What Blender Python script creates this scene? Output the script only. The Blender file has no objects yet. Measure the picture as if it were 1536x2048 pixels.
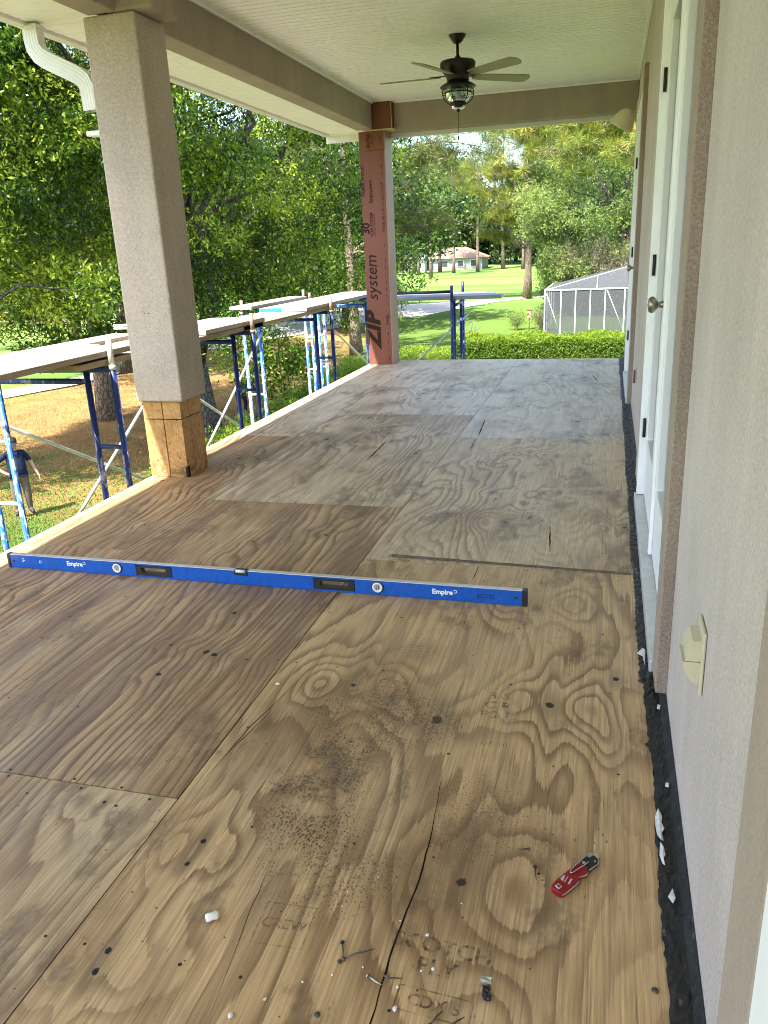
import bpy, bmesh, math, random
import numpy as np
from mathutils import Vector, Matrix, Euler
rnd = random.Random(7)
RNG = np.random.default_rng(11)
sc = bpy.context.scene
COL = sc.collection
R_ = math.radians

# ------------------------------------------------------------------ camera
cam = bpy.data.cameras.new("camera")
cam.sensor_fit = 'VERTICAL'; cam.sensor_height = 24.0
cam.lens = 1586.7 / 2048 * 24.0
cam.clip_start = 0.02; cam.clip_end = 3000
camo = bpy.data.objects.new("camera", cam); COL.objects.link(camo)
_r = Vector((0.964336, 0.261068, -0.043589)); _d = Vector((0.042036, -0.313657, -0.948605)); _f = Vector((-0.261322, 0.912942, -0.313445))
mw = Matrix.Identity(4)
for i in range(3):
    mw[i][0] = _r[i]; mw[i][1] = -_d[i]; mw[i][2] = -_f[i]
mw[0][3], mw[1][3], mw[2][3] = -0.225, 0.0, 1.37
camo.matrix_world = mw
sc.camera = camo

# ------------------------------------------------------------------ sky, sun, exposure
SUN = Vector((-0.25, -0.60, 1.0)).normalized()
W = bpy.data.worlds.new("World"); sc.world = W; W.use_nodes = True
wn = W.node_tree.nodes; wl = W.node_tree.links
bg = wn["Background"]
sky = wn.new("ShaderNodeTexSky"); sky.sky_type = 'NISHITA'; sky.sun_disc = False
sky.sun_elevation = math.asin(SUN.z); sky.sun_rotation = math.atan2(SUN.x, SUN.y)
sky.air_density = 1.0; sky.dust_density = 1.6; sky.ozone_density = 1.0
wl.new(sky.outputs[0], bg.inputs[0]); bg.inputs[1].default_value = 0.15
sl = bpy.data.lights.new("sun", 'SUN'); sl.energy = 4.0; sl.angle = R_(0.53); sl.color = (1.0, 0.965, 0.91)
so = bpy.data.objects.new("sun", sl); COL.objects.link(so)
so.rotation_euler = (-SUN).to_track_quat('-Z', 'Y').to_euler()
sc.view_settings.view_transform = 'Standard'; sc.view_settings.look = 'None'
sc.view_settings.gamma = 1.0; sc.view_settings.use_curve_mapping = False
sc.view_settings.exposure = 2.25
sc.cycles.pixel_filter_type = 'BLACKMAN_HARRIS'; sc.cycles.filter_width = 0.95
sc.cycles.max_bounces = 8; sc.cycles.diffuse_bounces = 5; sc.cycles.transparent_max_bounces = 16
sc.cycles.caustics_reflective = False; sc.cycles.caustics_refractive = False

# ------------------------------------------------------------------ node maths
class E:
    def __init__(s, nt, k): s.nt = nt; s.k = k
    def _o(s, op, *a):
        n = s.nt.nodes.new("ShaderNodeMath"); n.operation = op
        for i, v in enumerate((s,) + a):
            if isinstance(v, E): s.nt.links.new(v.k, n.inputs[i])
            else: n.inputs[i].default_value = float(v)
        return E(s.nt, n.outputs[0])
    def __add__(s, b): return s._o('ADD', b)
    def __radd__(s, b): return s._o('ADD', b)
    def __sub__(s, b): return s._o('SUBTRACT', b)
    def __mul__(s, b): return s._o('MULTIPLY', b)
    def __rmul__(s, b): return s._o('MULTIPLY', b)
    def __neg__(s): return s._o('MULTIPLY', -1)
    def __truediv__(s, b): return s._o('DIVIDE', b)
    def inv(s): return (-s) + 1.0
    def fract(s): return s._o('FRACT')
    def sq(s): return s._o('MULTIPLY', s)
    def exp(s): return s._o('EXPONENT')
    def sqrt(s): return s._o('SQRT')
    def absv(s): return s._o('ABSOLUTE')
    def mn(s, b): return s._o('MINIMUM', b)
    def mx(s, b): return s._o('MAXIMUM', b)
    def lt(s, b): return s._o('LESS_THAN', b)
    def step(s, a, b, lo=0.0, hi=1.0):
        n = s.nt.nodes.new("ShaderNodeMapRange"); n.interpolation_type = 'SMOOTHSTEP'
        s.nt.links.new(s.k, n.inputs[0])
        if a > b: a, b, lo, hi = b, a, hi, lo
        for i, v in enumerate((a, b, lo, hi)): n.inputs[i + 1].default_value = v
        return E(s.nt, n.outputs[0])

class Mat:
    def __init__(s, name, rough=0.6, spec=0.4, metal=0.0):
        s.m = bpy.data.materials.new(name); s.m.use_nodes = True; s.nt = s.m.node_tree
        s.b = s.nt.nodes["Principled BSDF"]; s.out = s.nt.nodes["Material Output"]
        s.b.inputs["Roughness"].default_value = rough; s.b.inputs["Specular IOR Level"].default_value = spec
        s.b.inputs["Metallic"].default_value = metal
    def pos(s, geo=False):
        if geo:
            k = s.nt.nodes.new("ShaderNodeNewGeometry").outputs["Position"]
        else:
            k = s.nt.nodes.new("ShaderNodeTexCoord").outputs["Object"]
        x = s.nt.nodes.new("ShaderNodeSeparateXYZ"); s.nt.links.new(k, x.inputs[0])
        return [E(s.nt, x.outputs[i]) for i in range(3)]
    def attr(s, name):
        n = s.nt.nodes.new("ShaderNodeAttribute"); n.attribute_name = name
        return E(s.nt, n.outputs["Fac"])
    def vec(s, x, y, z):
        n = s.nt.nodes.new("ShaderNodeCombineXYZ")
        for i, v in enumerate((x, y, z)):
            if isinstance(v, E): s.nt.links.new(v.k, n.inputs[i])
            else: n.inputs[i].default_value = float(v)
        return n.outputs[0]
    def noise(s, v, scale=1.0, detail=2.0, rough=0.5, dist=0.0):
        n = s.nt.nodes.new("ShaderNodeTexNoise")
        s.nt.links.new(v, n.inputs["Vector"])
        n.inputs["Scale"].default_value = scale; n.inputs["Detail"].default_value = detail
        n.inputs["Roughness"].default_value = rough; n.inputs["Distortion"].default_value = dist
        return E(s.nt, n.outputs["Fac"])
    def voro(s, v, scale=1.0, feature='F1', rand=1.0, out="Distance"):
        n = s.nt.nodes.new("ShaderNodeTexVoronoi"); n.feature = feature
        s.nt.links.new(v, n.inputs["Vector"]); n.inputs["Scale"].default_value = scale
        n.inputs["Randomness"].default_value = rand
        return E(s.nt, n.outputs[out])
    def mix(s, f, a, b):
        n = s.nt.nodes.new("ShaderNodeMix"); n.data_type = 'RGBA'
        if isinstance(f, E): s.nt.links.new(f.k, n.inputs[0])
        else: n.inputs[0].default_value = f
        for i, v in ((6, a), (7, b)):
            if isinstance(v, tuple): n.inputs[i].default_value = (*v, 1)
            else: s.nt.links.new(v, n.inputs[i])
        return n.outputs[2]
    def scale(s, col, f):
        n = s.nt.nodes.new("ShaderNodeVectorMath"); n.operation = 'SCALE'
        if isinstance(col, tuple): n.inputs[0].default_value = col
        else: s.nt.links.new(col, n.inputs[0])
        if isinstance(f, E): s.nt.links.new(f.k, n.inputs["Scale"])
        else: n.inputs["Scale"].default_value = f
        return n.outputs[0]
    def col(s, c):
        if isinstance(c, tuple): s.b.inputs["Base Color"].default_value = (*c, 1)
        else: s.nt.links.new(c, s.b.inputs["Base Color"])
        return s
    def rough(s, f): s.nt.links.new(f.k, s.b.inputs["Roughness"]); return s
    def bump(s, h, dist=0.002, strength=1.0):
        n = s.nt.nodes.new("ShaderNodeBump"); n.inputs["Strength"].default_value = strength
        n.inputs["Distance"].default_value = dist
        s.nt.links.new(h.k, n.inputs["Height"]); s.nt.links.new(n.outputs[0], s.b.inputs["Normal"])
        return s

def simple(name, c, rough=0.6, spec=0.4, metal=0.0, var=0.0, vs=20.0, bump=0.0, bs=80.0):
    M = Mat(name, rough, spec, metal)
    p = None
    if var or bump:
        x, y, z = M.pos(); p = M.vec(x, y, z)
    if var:
        n = M.noise(p, vs, 4, 0.6).step(0.25, 0.75, 1 - var, 1 + var)
        M.col(M.scale(c, n))
    else: M.col(c)
    if bump: M.bump(M.noise(p, bs, 3, 0.6), bump)
    return M.m

# ------------------------------------------------------------------ objects
def tag(o, label=None, cat=None, group=None, kind=None):
    if label: o["label"] = label
    if cat: o["category"] = cat
    if group: o["group"] = group
    if kind: o["kind"] = kind
    return o
def empty(name, loc=(0, 0, 0), rz=0.0, label=None, cat=None, group=None, kind=None):
    o = bpy.data.objects.new(name, None); COL.objects.link(o)
    o.location = loc; o.rotation_euler = (0, 0, rz); o.empty_display_size = 0.1
    return tag(o, label, cat, group, kind)
def link(name, me, mat=None, parent=None, loc=None, rot=None):
    o = bpy.data.objects.new(name, me); COL.objects.link(o)
    if mat is not None and not me.materials: me.materials.append(mat)
    if parent is not None: o.parent = parent
    if loc is not None: o.location = loc
    if rot is not None: o.rotation_euler = rot
    return o
def copy_tree(o, parent=None):
    c = o.copy(); COL.objects.link(c)
    if parent is not None: c.parent = parent
    for ch in list(o.children): copy_tree(ch, c)
    return c

class B:
    """collects shapes into one mesh"""
    def __init__(s): s.v = []; s.f = []; s.sm = []
    def add(s, vs, fs, smooth=False):
        o = len(s.v); s.v += [tuple(v) for v in vs]
        s.f += [tuple(i + o for i in f) for f in fs]; s.sm += [smooth] * len(fs); return s
    def box(s, x0, x1, y0, y1, z0, z1):
        vs = [(x, y, z) for z in (z0, z1) for y in (y0, y1) for x in (x0, x1)]
        return s.add(vs, [(0, 2, 3, 1), (4, 5, 7, 6), (0, 1, 5, 4), (2, 6, 7, 3), (0, 4, 6, 2), (1, 3, 7, 5)])
    def bbox(s, x0, x1, y0, y1, z0, z1, b=0.004):
        """box with chamfered edges"""
        bm = bmesh.new(); bmesh.ops.create_cube(bm, size=1)
        for v in bm.verts:
            v.co = Vector(((x0 + x1) / 2 + v.co.x * (x1 - x0), (y0 + y1) / 2 + v.co.y * (y1 - y0), (z0 + z1) / 2 + v.co.z * (z1 - z0)))
        bmesh.ops.bevel(bm, geom=list(bm.edges), offset=b, segments=2, affect='EDGES', profile=0.5)
        return s.bm(bm)
    def bm(s, bm, smooth=False):
        bm.verts.index_update()
        s.add([v.co[:] for v in bm.verts], [[v.index for v in f.verts] for f in bm.faces], smooth); bm.free(); return s
    def tube(s, pts, rad, n=10, cap=True, smooth=True):
        pts = [Vector(p) for p in pts]; m = len(pts)
        rad = rad if isinstance(rad, (list, tuple)) else [rad] * m
        vs = []; fs = []
        ref = None
        for i, p in enumerate(pts):
            t = (pts[min(i + 1, m - 1)] - pts[max(i - 1, 0)]).normalized()
            if ref is None:
                ref = Vector((0, 0, 1)) if abs(t.z) < 0.9 else Vector((1, 0, 0))
            a = t.cross(ref).normalized(); b = a.cross(t).normalized(); ref = b
            for k in range(n):
                th = 2 * math.pi * k / n
                vs.append(p + (a * math.cos(th) + b * math.sin(th)) * rad[i])
        for i in range(m - 1):
            for k in range(n):
                fs.append((i * n + k, i * n + (k + 1) % n, (i + 1) * n + (k + 1) % n, (i + 1) * n + k))
        s.add(vs, fs, smooth)
        if cap:
            o = len(s.v) - len(vs)
            s.f += [tuple(o + k for k in reversed(range(n))), tuple(o + (m - 1) * n + k for k in range(n))]; s.sm += [False, False]
        return s
    def lathe(s, prof, c=(0, 0, 0), n=24, smooth=True):
        vs = []; fs = []
        for r, z in prof:
            for k in range(n):
                th = 2 * math.pi * k / n
                vs.append((c[0] + r * math.cos(th), c[1] + r * math.sin(th), c[2] + z))
        for i in range(len(prof) - 1):
            for k in range(n):
                fs.append((i * n + k, i * n + (k + 1) % n, (i + 1) * n + (k + 1) % n, (i + 1) * n + k))
        return s.add(vs, fs, smooth)
    def prism(s, poly, z0, z1, M=None):
        n = len(poly)
        vs = [Vector((x, y, z0)) for x, y in poly] + [Vector((x, y, z1)) for x, y in poly]
        if M is not None: vs = [M @ v for v in vs]
        fs = [tuple(reversed(range(n))), tuple(range(n, 2 * n))] + [(i, (i + 1) % n, n + (i + 1) % n, n + i) for i in range(n)]
        return s.add(vs, fs)
    def mesh(s, name):
        me = bpy.data.meshes.new(name); me.from_pydata(s.v, [], s.f)
        me.polygons.foreach_set("use_smooth", s.sm); me.update(); return me
    def obj(s, name, mat=None, parent=None, loc=None, rot=None):
        return link(name, s.mesh(name), mat, parent, loc, rot)

def bevel(o, w=0.004, seg=2):
    m = o.modifiers.new("bevel", 'BEVEL'); m.width = w; m.segments = seg; m.limit_method = 'ANGLE'; m.angle_limit = R_(40)
    return o
def text(name, s, size, mat, parent, M, bold=0.0, depth=0.0003, align='CENTER', spacing=1.0, shear=0.0, xs=1.0):
    cu = bpy.data.curves.new(name, 'FONT'); cu.body = s; cu.size = size; cu.align_x = align; cu.align_y = 'CENTER'
    cu.offset = bold; cu.extrude = depth; cu.space_character = spacing; cu.shear = shear; cu.resolution_u = 3
    t = bpy.data.objects.new(name, cu); COL.objects.link(t)
    dg = bpy.context.evaluated_depsgraph_get()
    me = bpy.data.meshes.new_from_object(t.evaluated_get(dg)); me.name = name
    bpy.data.objects.remove(t); bpy.data.curves.remove(cu)
    me.transform(M @ Matrix.Diagonal((xs, 1, 1, 1)))
    me.materials.clear(); me.materials.append(mat)
    return link(name, me, None, parent)

# ------------------------------------------------------------------ materials
def stucco(name, c, bump=0.0022, sc_=1.0, speck=0.10):
    M = Mat(name, 0.9, 0.15)
    x, y, z = M.pos(True); p = M.vec(x, y, z)
    a = M.noise(p, 150 * sc_, 3, 0.7, 0.6); b = M.noise(p, 60 * sc_, 3, 0.6); c2 = M.noise(p, 1.7, 3, 0.6)
    f = a.step(0.3, 0.7, 1 - speck, 1 + speck) * c2.step(0.25, 0.75, 0.90, 1.07) * M.noise(M.vec(x * 9, y * 9, z * 1.1), 1.0, 4, 0.65).step(0.3, 0.75, 1.03, 0.92)
    pit = M.voro(p, 120 * sc_).step(0.06, 0.16, 0.72, 1.0)
    M.col(M.scale(c, f * pit)); M.bump(a * 0.7 + b * 0.5, bump); return M.m
m_stucco = stucco("stucco_beige", (0.55, 0.475, 0.435), 0.004, 0.8, 0.15)  # lighter copy: light reaching the porch wall is put into the colour
m_stucco_col = stucco("stucco_column", (0.49, 0.41, 0.36), 0.004, 0.55, 0.17)  # same stucco, toned between wall and beam for the light it gets
m_stucco_beam = stucco("stucco_beam", (0.36, 0.29, 0.235))  # darker copy of the stucco, shade under the ceiling painted in
m_stucco_raw = stucco("stucco_bare", (0.34, 0.27, 0.22), 0.009, 0.9, 0.24)
m_white = simple("white_paint", (0.84, 0.85, 0.86), 0.45, 0.4, var=0.04, vs=6)
m_vinyl = simple("vinyl_white", (0.88, 0.85, 0.81), 0.42, 0.4, var=0.03, vs=1.5)
m_alu = simple("gutter_white", (0.72, 0.70, 0.65), 0.35, 0.5, var=0.05, vs=8)
m_dark = simple("dark_bronze", (0.018, 0.014, 0.011), 0.4, 0.5, 0.4)
m_black = simple("black_plastic", (0.012, 0.012, 0.014), 0.4, 0.5)
m_rubber = simple("black_hinge", (0.008, 0.008, 0.008), 0.5, 0.4)
m_brass = simple("aged_brass", (0.30, 0.27, 0.22), 0.32, 0.5, 0.85, var=0.2, vs=60)
m_bronze_plate = simple("bronze_plate", (0.09, 0.05, 0.035), 0.4, 0.5, 0.6)
m_almond = simple("almond_plastic", (0.55, 0.50, 0.36), 0.4, 0.45, var=0.04, vs=20)
m_fixt = simple("cream_metal", (0.70, 0.62, 0.46), 0.4, 0.45, var=0.05, vs=10)
m_gap_shade = simple("dark_gap", (0.012, 0.011, 0.010), 0.95, 0.1)  # near-black colour stands for shade in seams, panel gaps and drilled holes
m_rim = simple("new_pine_edge", (0.62, 0.44, 0.19), 0.7, 0.3, var=0.12, vs=9)
m_joist = simple("joist_wood", (0.25, 0.17, 0.09), 0.8, 0.2, var=0.15, vs=7)
m_steel = simple("steel", (0.55, 0.55, 0.54), 0.35, 0.5, 0.9, var=0.1, vs=30)
m_galv = simple("galvanised_tube", (0.60, 0.59, 0.56), 0.5, 0.5, 0.5, var=0.18, vs=14)
m_grey_alu = simple("grey_plank", (0.20, 0.215, 0.23), 0.5, 0.5, 0.3, var=0.15, vs=6)

def glass(name, tint=(0.85, 0.9, 0.9), refl=0.12):
    M = Mat(name); nt = M.nt
    g = nt.nodes.new("ShaderNodeBsdfGlossy"); g.inputs["Roughness"].default_value = 0.02
    t = nt.nodes.new("ShaderNodeBsdfTransparent"); t.inputs[0].default_value = (*tint, 1)
    fr = nt.nodes.new("ShaderNodeFresnel"); fr.inputs[0].default_value = 1.5
    mx = nt.nodes.new("ShaderNodeMixShader")
    nt.links.new(fr.outputs[0], mx.inputs[0]); nt.links.new(t.outputs[0], mx.inputs[1]); nt.links.new(g.outputs[0], mx.inputs[2])
    nt.links.new(mx.outputs[0], M.out.inputs[0]); return M.m
m_glass = glass("clear_glass")
m_room = simple("room_dark", (0.05, 0.05, 0.05), 0.8)

def screen_mat():
    M = Mat("insect_screen", 0.7, 0.2); nt = M.nt
    M.col((0.10, 0.105, 0.11))
    t = nt.nodes.new("ShaderNodeBsdfTransparent"); mx = nt.nodes.new("ShaderNodeMixShader"); mx.inputs[0].default_value = 0.62
    nt.links.new(t.outputs[0], mx.inputs[1]); nt.links.new(M.b.outputs[0], mx.inputs[2]); nt.links.new(mx.outputs[0], M.out.inputs[0])
    return M.m
m_screen = screen_mat()

def ply(name, seed, knots=(), amp=9.0, lin=3.0, early=(0.47, 0.325, 0.175), late=(0.19, 0.105, 0.05), contrast=0.85,
        grey=(0.40, 0.335, 0.26), weather=0.5, streak=0.35, mild=(), veins=1.0, rough=0.44, purple=0.0):
    M = Mat(name, rough, 0.35)
    u, v, z = M.pos(True)
    n1 = M.noise(M.vec(u * 1.5, v * 0.42, seed), 1.0, 2.5, 0.5, 0.35)
    n2 = M.noise(M.vec(u * 7.0, v * 1.5, seed + 3.3), 1.0, 2.0, 0.5, 0.2)
    H = u * lin + n1 * amp + n2 * (amp * 0.13)
    core = None; halo = None; sw = None
    for (kx, ky, s, a, r) in knots:
        dx = u - kx; dy = v - ky
        dx2 = dx.sq() / (s * s); dy2 = dy.sq() / (s * s * 1.9)
        H = H + dx2 * (-(dx2 + dy2)).exp() * a + (-(dy.sq() / (s * s * 9.0) + dx.sq() / (s * s * .18))).exp() * (a * 0.28)
        if r > 0:
            wob = M.noise(M.vec(u, v, seed), 55.0, 3, 0.7) * (r * 1.6)
            d = (dx.sq() + dy.sq() * 0.7).sqrt() + wob - r * 0.8
            c = d.step(r * 0.65, r * 1.05, 1.0, 0.0); d2_ = (dx.sq() + dy.sq() * 0.12).sqrt() + wob - r * 0.8; hh = d2_.step(r * 0.8, r * 3.6, 0.9, 0.0)
            core = c if core is None else core.mx(c); halo = hh if halo is None else halo.mx(hh)
    fib = M.noise(M.vec(u * 150, v * 3.2, seed), 1.0, 3, 0.7)
    fib2 = M.noise(M.vec(u * 420, v * 9.0, seed + 7), 1.0, 2, 0.6)
    n3 = M.noise(M.vec(u * 34.0, v * 5.0, seed + 9), 1.0, 3, 0.6)
    t = (H * veins + fib * 0.30 + n2 * 0.25 + n3 * 0.42).fract()
    L = t.step(0.34, 0.86) * t.step(0.88, 0.98, 1.0, 0.0)
    wid = M.noise(M.vec(u * 3.0, v * 0.6, seed + 20), 1.0, 3, 0.55).step(0.32, 0.62, 0.10, 1.0)
    c = M.mix(L * wid * contrast, early, late)
    st = M.noise(M.vec(u * 22, v * 0.8, seed + 11), 1.0, 4, 0.65)
    c = M.mix(st.step(0.50, 0.72) * streak, c, late)
    st2 = M.noise(M.vec(u * 30, v * 1.1, seed + 31), 1.0, 4, 0.7)
    c = M.mix(st2.step(0.56, 0.75) * streak, c, (0.52, 0.44, 0.31))
    w = M.noise(M.vec(u * 2.6, v * 1.0, seed + 15), 1.0, 5, 0.62)
    c = M.mix(w.step(0.44, 0.70) * (weather * 0.6), c, grey)
    if purple:
        w2 = M.noise(M.vec(u * 9.0, v * 0.9, seed + 40), 1.0, 4, 0.6)
        c = M.mix(w2.step(0.44, 0.64) * (purple * 0.8), c, (0.175, 0.10, 0.07))
    br = M.noise(M.vec(u * 1.9, v * 1.3, seed + 52), 1.0, 4, 0.6)
    c = M.mix(br.step(0.46, 0.70) * 0.60, c, (0.215, 0.115, 0.05))
    c = M.scale(c, fib.step(0.25, 0.75, 0.70, 1.20) * fib2.step(0.25, 0.75, 0.88, 1.10))
    ds_ = M.noise(M.vec(u * 75, v * 1.6, seed + 61), 1.0, 3, 0.7)
    c = M.mix(ds_.step(0.60, 0.72) * 0.55, c, (0.10, 0.062, 0.036))
    sm = M.noise(M.vec(u * 5.5, v * 3.2, seed + 77), 1.0, 5, 0.68)
    c = M.mix(sm.step(0.55, 0.66) * 0.58, c, (0.13, 0.085, 0.05))
    c = M.mix(sm.step(0.40, 0.28) * 0.30, c, (0.56, 0.43, 0.26))
    if halo is not None:
        c = M.mix(halo * 0.45, c, (0.13, 0.095, 0.05))
        c = M.mix(core, c, (0.012, 0.008, 0.006))
    # small nail holes / specks
    vd = M.voro(M.vec(u, v, seed), 17.0); c = M.mix(vd.step(0.035, 0.055, 0.85, 0.0), c, (0.03, 0.02, 0.014))
    vd2 = M.voro(M.vec(u * 1.0, v * 0.5, seed + 5), 46.0); sp = M.noise(M.vec(u, v, seed), 2.0, 3, 0.6).step(0.52, 0.66)
    c = M.mix(vd2.step(0.08, 0.16, 0.6, 0.0) * sp, c, (0.06, 0.04, 0.028))
    for (mx_, my_, rx, ry, dens) in mild:
        e = ((u - mx_).sq() / (rx * rx) + (v - my_).sq() / (ry * ry)).step(0.1, 1.25, 1.0, 0.0)
        e = e * M.noise(M.vec(u, v, seed + 3), 7.0, 3, 0.6).step(0.30, 0.52)
        vv = M.vec(u + M.noise(M.vec(u, v, 1), 60, 2, 0.6) * 0.012, v + M.noise(M.vec(v, u, 4), 60, 2, 0.6) * 0.012, seed)
        vv2 = M.vec((u + fib * 0.004) * 1.25, v * 0.8, seed); d1 = M.voro(vv2, 105.0); d2 = M.voro(vv, 210.0)
        thr = e * dens
        m1 = (thr * 0.54 - d1).step(0.0, 0.30); m2 = (thr * 0.47 - d2).step(0.0, 0.30)
        c = M.mix(e * 0.26 * dens, c, (0.20, 0.12, 0.065))
        c = M.mix(m1.mx(m2) * 0.66, c, (0.055, 0.034, 0.024))
    M.col(c)
    M.rough(fib.step(0.2, 0.8, rough - 0.08, rough + 0.14))
    M.bump(L * -0.6 + fib * 0.5 + fib2 * 0.3, 0.0012, 0.8)
    return M.m

# ------------------------------------------------------------------ ground
def gz(x, y):
    a = np.clip((y - 50) / 24, 0, 1); a = a * a * (3 - 2 * a)
    return -4 + 1.0 * a + 0.012 * np.maximum(y - 74, 0)
def ground():
    xs = np.concatenate([np.linspace(-900, -120, 14), np.linspace(-100, 60, 66), np.linspace(80, 700, 12)])
    ys = np.concatenate([np.linspace(-300, -20, 8), np.linspace(-10, 200, 86), np.linspace(220, 1500, 12)])
    X, Y = np.meshgrid(xs, ys); Z = gz(X, np.minimum(Y, 260))
    Z = Z + 0.05 * np.sin(X * .35 + Y * .21) * (Y > 12) * (Y < 45)
    v = np.stack([X.ravel(), Y.ravel(), Z.ravel()], 1); nx = len(xs); f = []
    for j in range(len(ys) - 1):
        for i in range(nx - 1):
            a = j * nx + i; f.append((a, a + 1, a + nx + 1, a + nx))
    me = bpy.data.meshes.new("ground"); me.from_pydata(v.tolist(), [], f); me.update()
    M = Mat("lawn", 0.95, 0.1)
    x, y, z = M.pos(True); p = M.vec(x, y, 0)
    big = M.noise(p, 0.17, 4, 0.6); mid = M.noise(p, 0.9, 5, 0.68); fine = M.noise(p, 14, 4, 0.75); vf = M.noise(p, 45, 3, 0.75)
    straw = M.mix(mid.step(0.38, 0.55), (0.36, 0.205, 0.072), (0.33, 0.135, 0.052))
    straw = M.mix(fine.step(0.35, 0.7), straw, (0.40, 0.285, 0.115))
    green = M.mix(fine.step(0.3, 0.7), (0.055, 0.105, 0.018), (0.15, 0.205, 0.045))
    fair = M.mix(M.noise(M.vec(x * 0.03, y * 0.22, 0), 1.0, 3, 0.5).step(0.4, 0.6), (0.125, 0.225, 0.042), (0.18, 0.28, 0.068))
    # green near the house, straw in the middle, fairway beyond the path
    dist = (x * -0.62 + y * 0.78)
    near = (y + big * 9.0 + mid * 5.0).step(19.8, 23.0, 1.0, 0.0)
    patch = (mid * 0.6 + big * 0.5 + fine * 0.12).step(0.60, 0.70) * 0.75
    c = M.mix(near.mx(patch), straw, green)
    far = (-x + big * 3.0).step(24.6, 27.5).mx((y + x * 0.35 + mid * 2.5).step(58.0, 61.5))
    yard = (x + y * 0.25 + big * 6.0 + mid * 4.0).step(0.0, 3.5)
    c = M.mix(yard, c, M.mix(fine.step(0.3, 0.7), (0.085, 0.16, 0.026), (0.16, 0.235, 0.048)))
    c = M.mix(far, c, fair)
    c = M.scale(c, vf.step(0.25, 0.75, 0.72, 1.22))
    M.col(c); M.bump(vf + fine * 0.7, 0.05)
    return tag(link("ground", me, M.m), kind='structure')
ground()
def ribbon(name, low, up, mat, dz=0.03):
    v = []; f = []
    def dens(P):
        o = []
        for a, b in zip(P[:-1], P[1:]):
            for k in range(8): o.append((a[0] + (b[0] - a[0]) * k / 8, a[1] + (b[1] - a[1]) * k / 8))
        return o + [P[-1]]
    for a, b in zip(dens(low), dens(up)):
        v += [(a[0], a[1], float(gz(a[0], a[1])) + dz), (b[0], b[1], float(gz(b[0], b[1])) + dz)]
    n = len(v) // 2
    for i in range(n - 1): f.append((2 * i, 2 * i + 2, 2 * i + 3, 2 * i + 1))
    me = bpy.data.meshes.new(name); me.from_pydata(v, [], f); me.update()
    return tag(link(name, me, mat), kind='structure')
m_path = simple("path_concrete", (0.52, 0.49, 0.45), 0.9, 0.2, var=0.08, vs=0.8)
m_sandy = simple("path_sandy", (0.62, 0.54, 0.47), 0.9, 0.2, var=0.10, vs=0.5)
ribbon("cart_path", [(-26.5, 14), (-25.2, 28.2), (-24.0, 32), (-24.0, 36.4), (-23.8, 42), (-22, 50), (-18.2, 57.3)],
       [(-28.5, 14), (-26.9, 30), (-25.5, 34.3), (-25.9, 39.5), (-26.2, 45), (-25.5, 56), (-21.5, 68.0)], m_path)
ribbon("cart_path", [(-18.2, 57.3), (-15.8, 60.05), (-13.7, 61), (-11.6, 64.3), (-8.9, 68.4), (-5, 71)],
       [(-21.5, 68.0), (-17.7, 67.6), (-15.4, 68.4), (-13.2, 68.9), (-9.1, 69.8), (-5.2, 72)], m_sandy, 0.034)

# ------------------------------------------------------------------ house
house = empty("house", (0, 0, 0), 0, "beige stucco house with two pairs of white glazed doors facing the porch", "house")
CZ = 2.97
def wall_part():
    b = B()
    # long porch wall, cut for the two door openings and the near trim
    def seg(y0, y1, z0=0.012, z1=CZ): b.box(0, 0.22, y0, y1, z0, z1)
    seg(-3, 0.74); seg(0.74, 2.455); seg(4.40, 7.16); seg(8.80, 10.2)
    seg(2.455, 4.40, 2.50, CZ); seg(7.16, 8.80, 2.50, CZ)
    return b.obj("wall", m_stucco, house)
wall_part()
B().box(0.26, 9, -3, 10.2, -4.05, 3.05).obj("interior_block", m_room, house)
B().box(-0.0, 0.24, -3, 10.2, -4.05, -0.02).obj("lower_wall", m_stucco, house)
# stucco surrounds standing 35 mm proud of the wall, with bare rough returns
def surround(y0, y1, w0=0.165, w1=0.17):
    def prof(ya, yb, za, zb):
        bb = B().bbox(-0.035, 0.0012, ya, yb, za, zb, 0.008)
        return bb
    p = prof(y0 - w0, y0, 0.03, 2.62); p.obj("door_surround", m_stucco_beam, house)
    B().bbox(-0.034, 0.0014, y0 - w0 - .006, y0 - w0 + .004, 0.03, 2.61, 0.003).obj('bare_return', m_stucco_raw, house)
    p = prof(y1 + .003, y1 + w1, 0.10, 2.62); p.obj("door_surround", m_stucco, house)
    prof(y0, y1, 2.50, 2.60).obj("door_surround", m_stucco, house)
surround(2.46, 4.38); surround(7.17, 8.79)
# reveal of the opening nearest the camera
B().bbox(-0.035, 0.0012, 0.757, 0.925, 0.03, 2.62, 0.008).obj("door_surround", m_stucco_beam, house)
B().bbox(-0.036, 0.001, 0.45, 0.755, 0.02, 2.6, 0.004).obj("door_casing", m_white, house)

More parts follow.
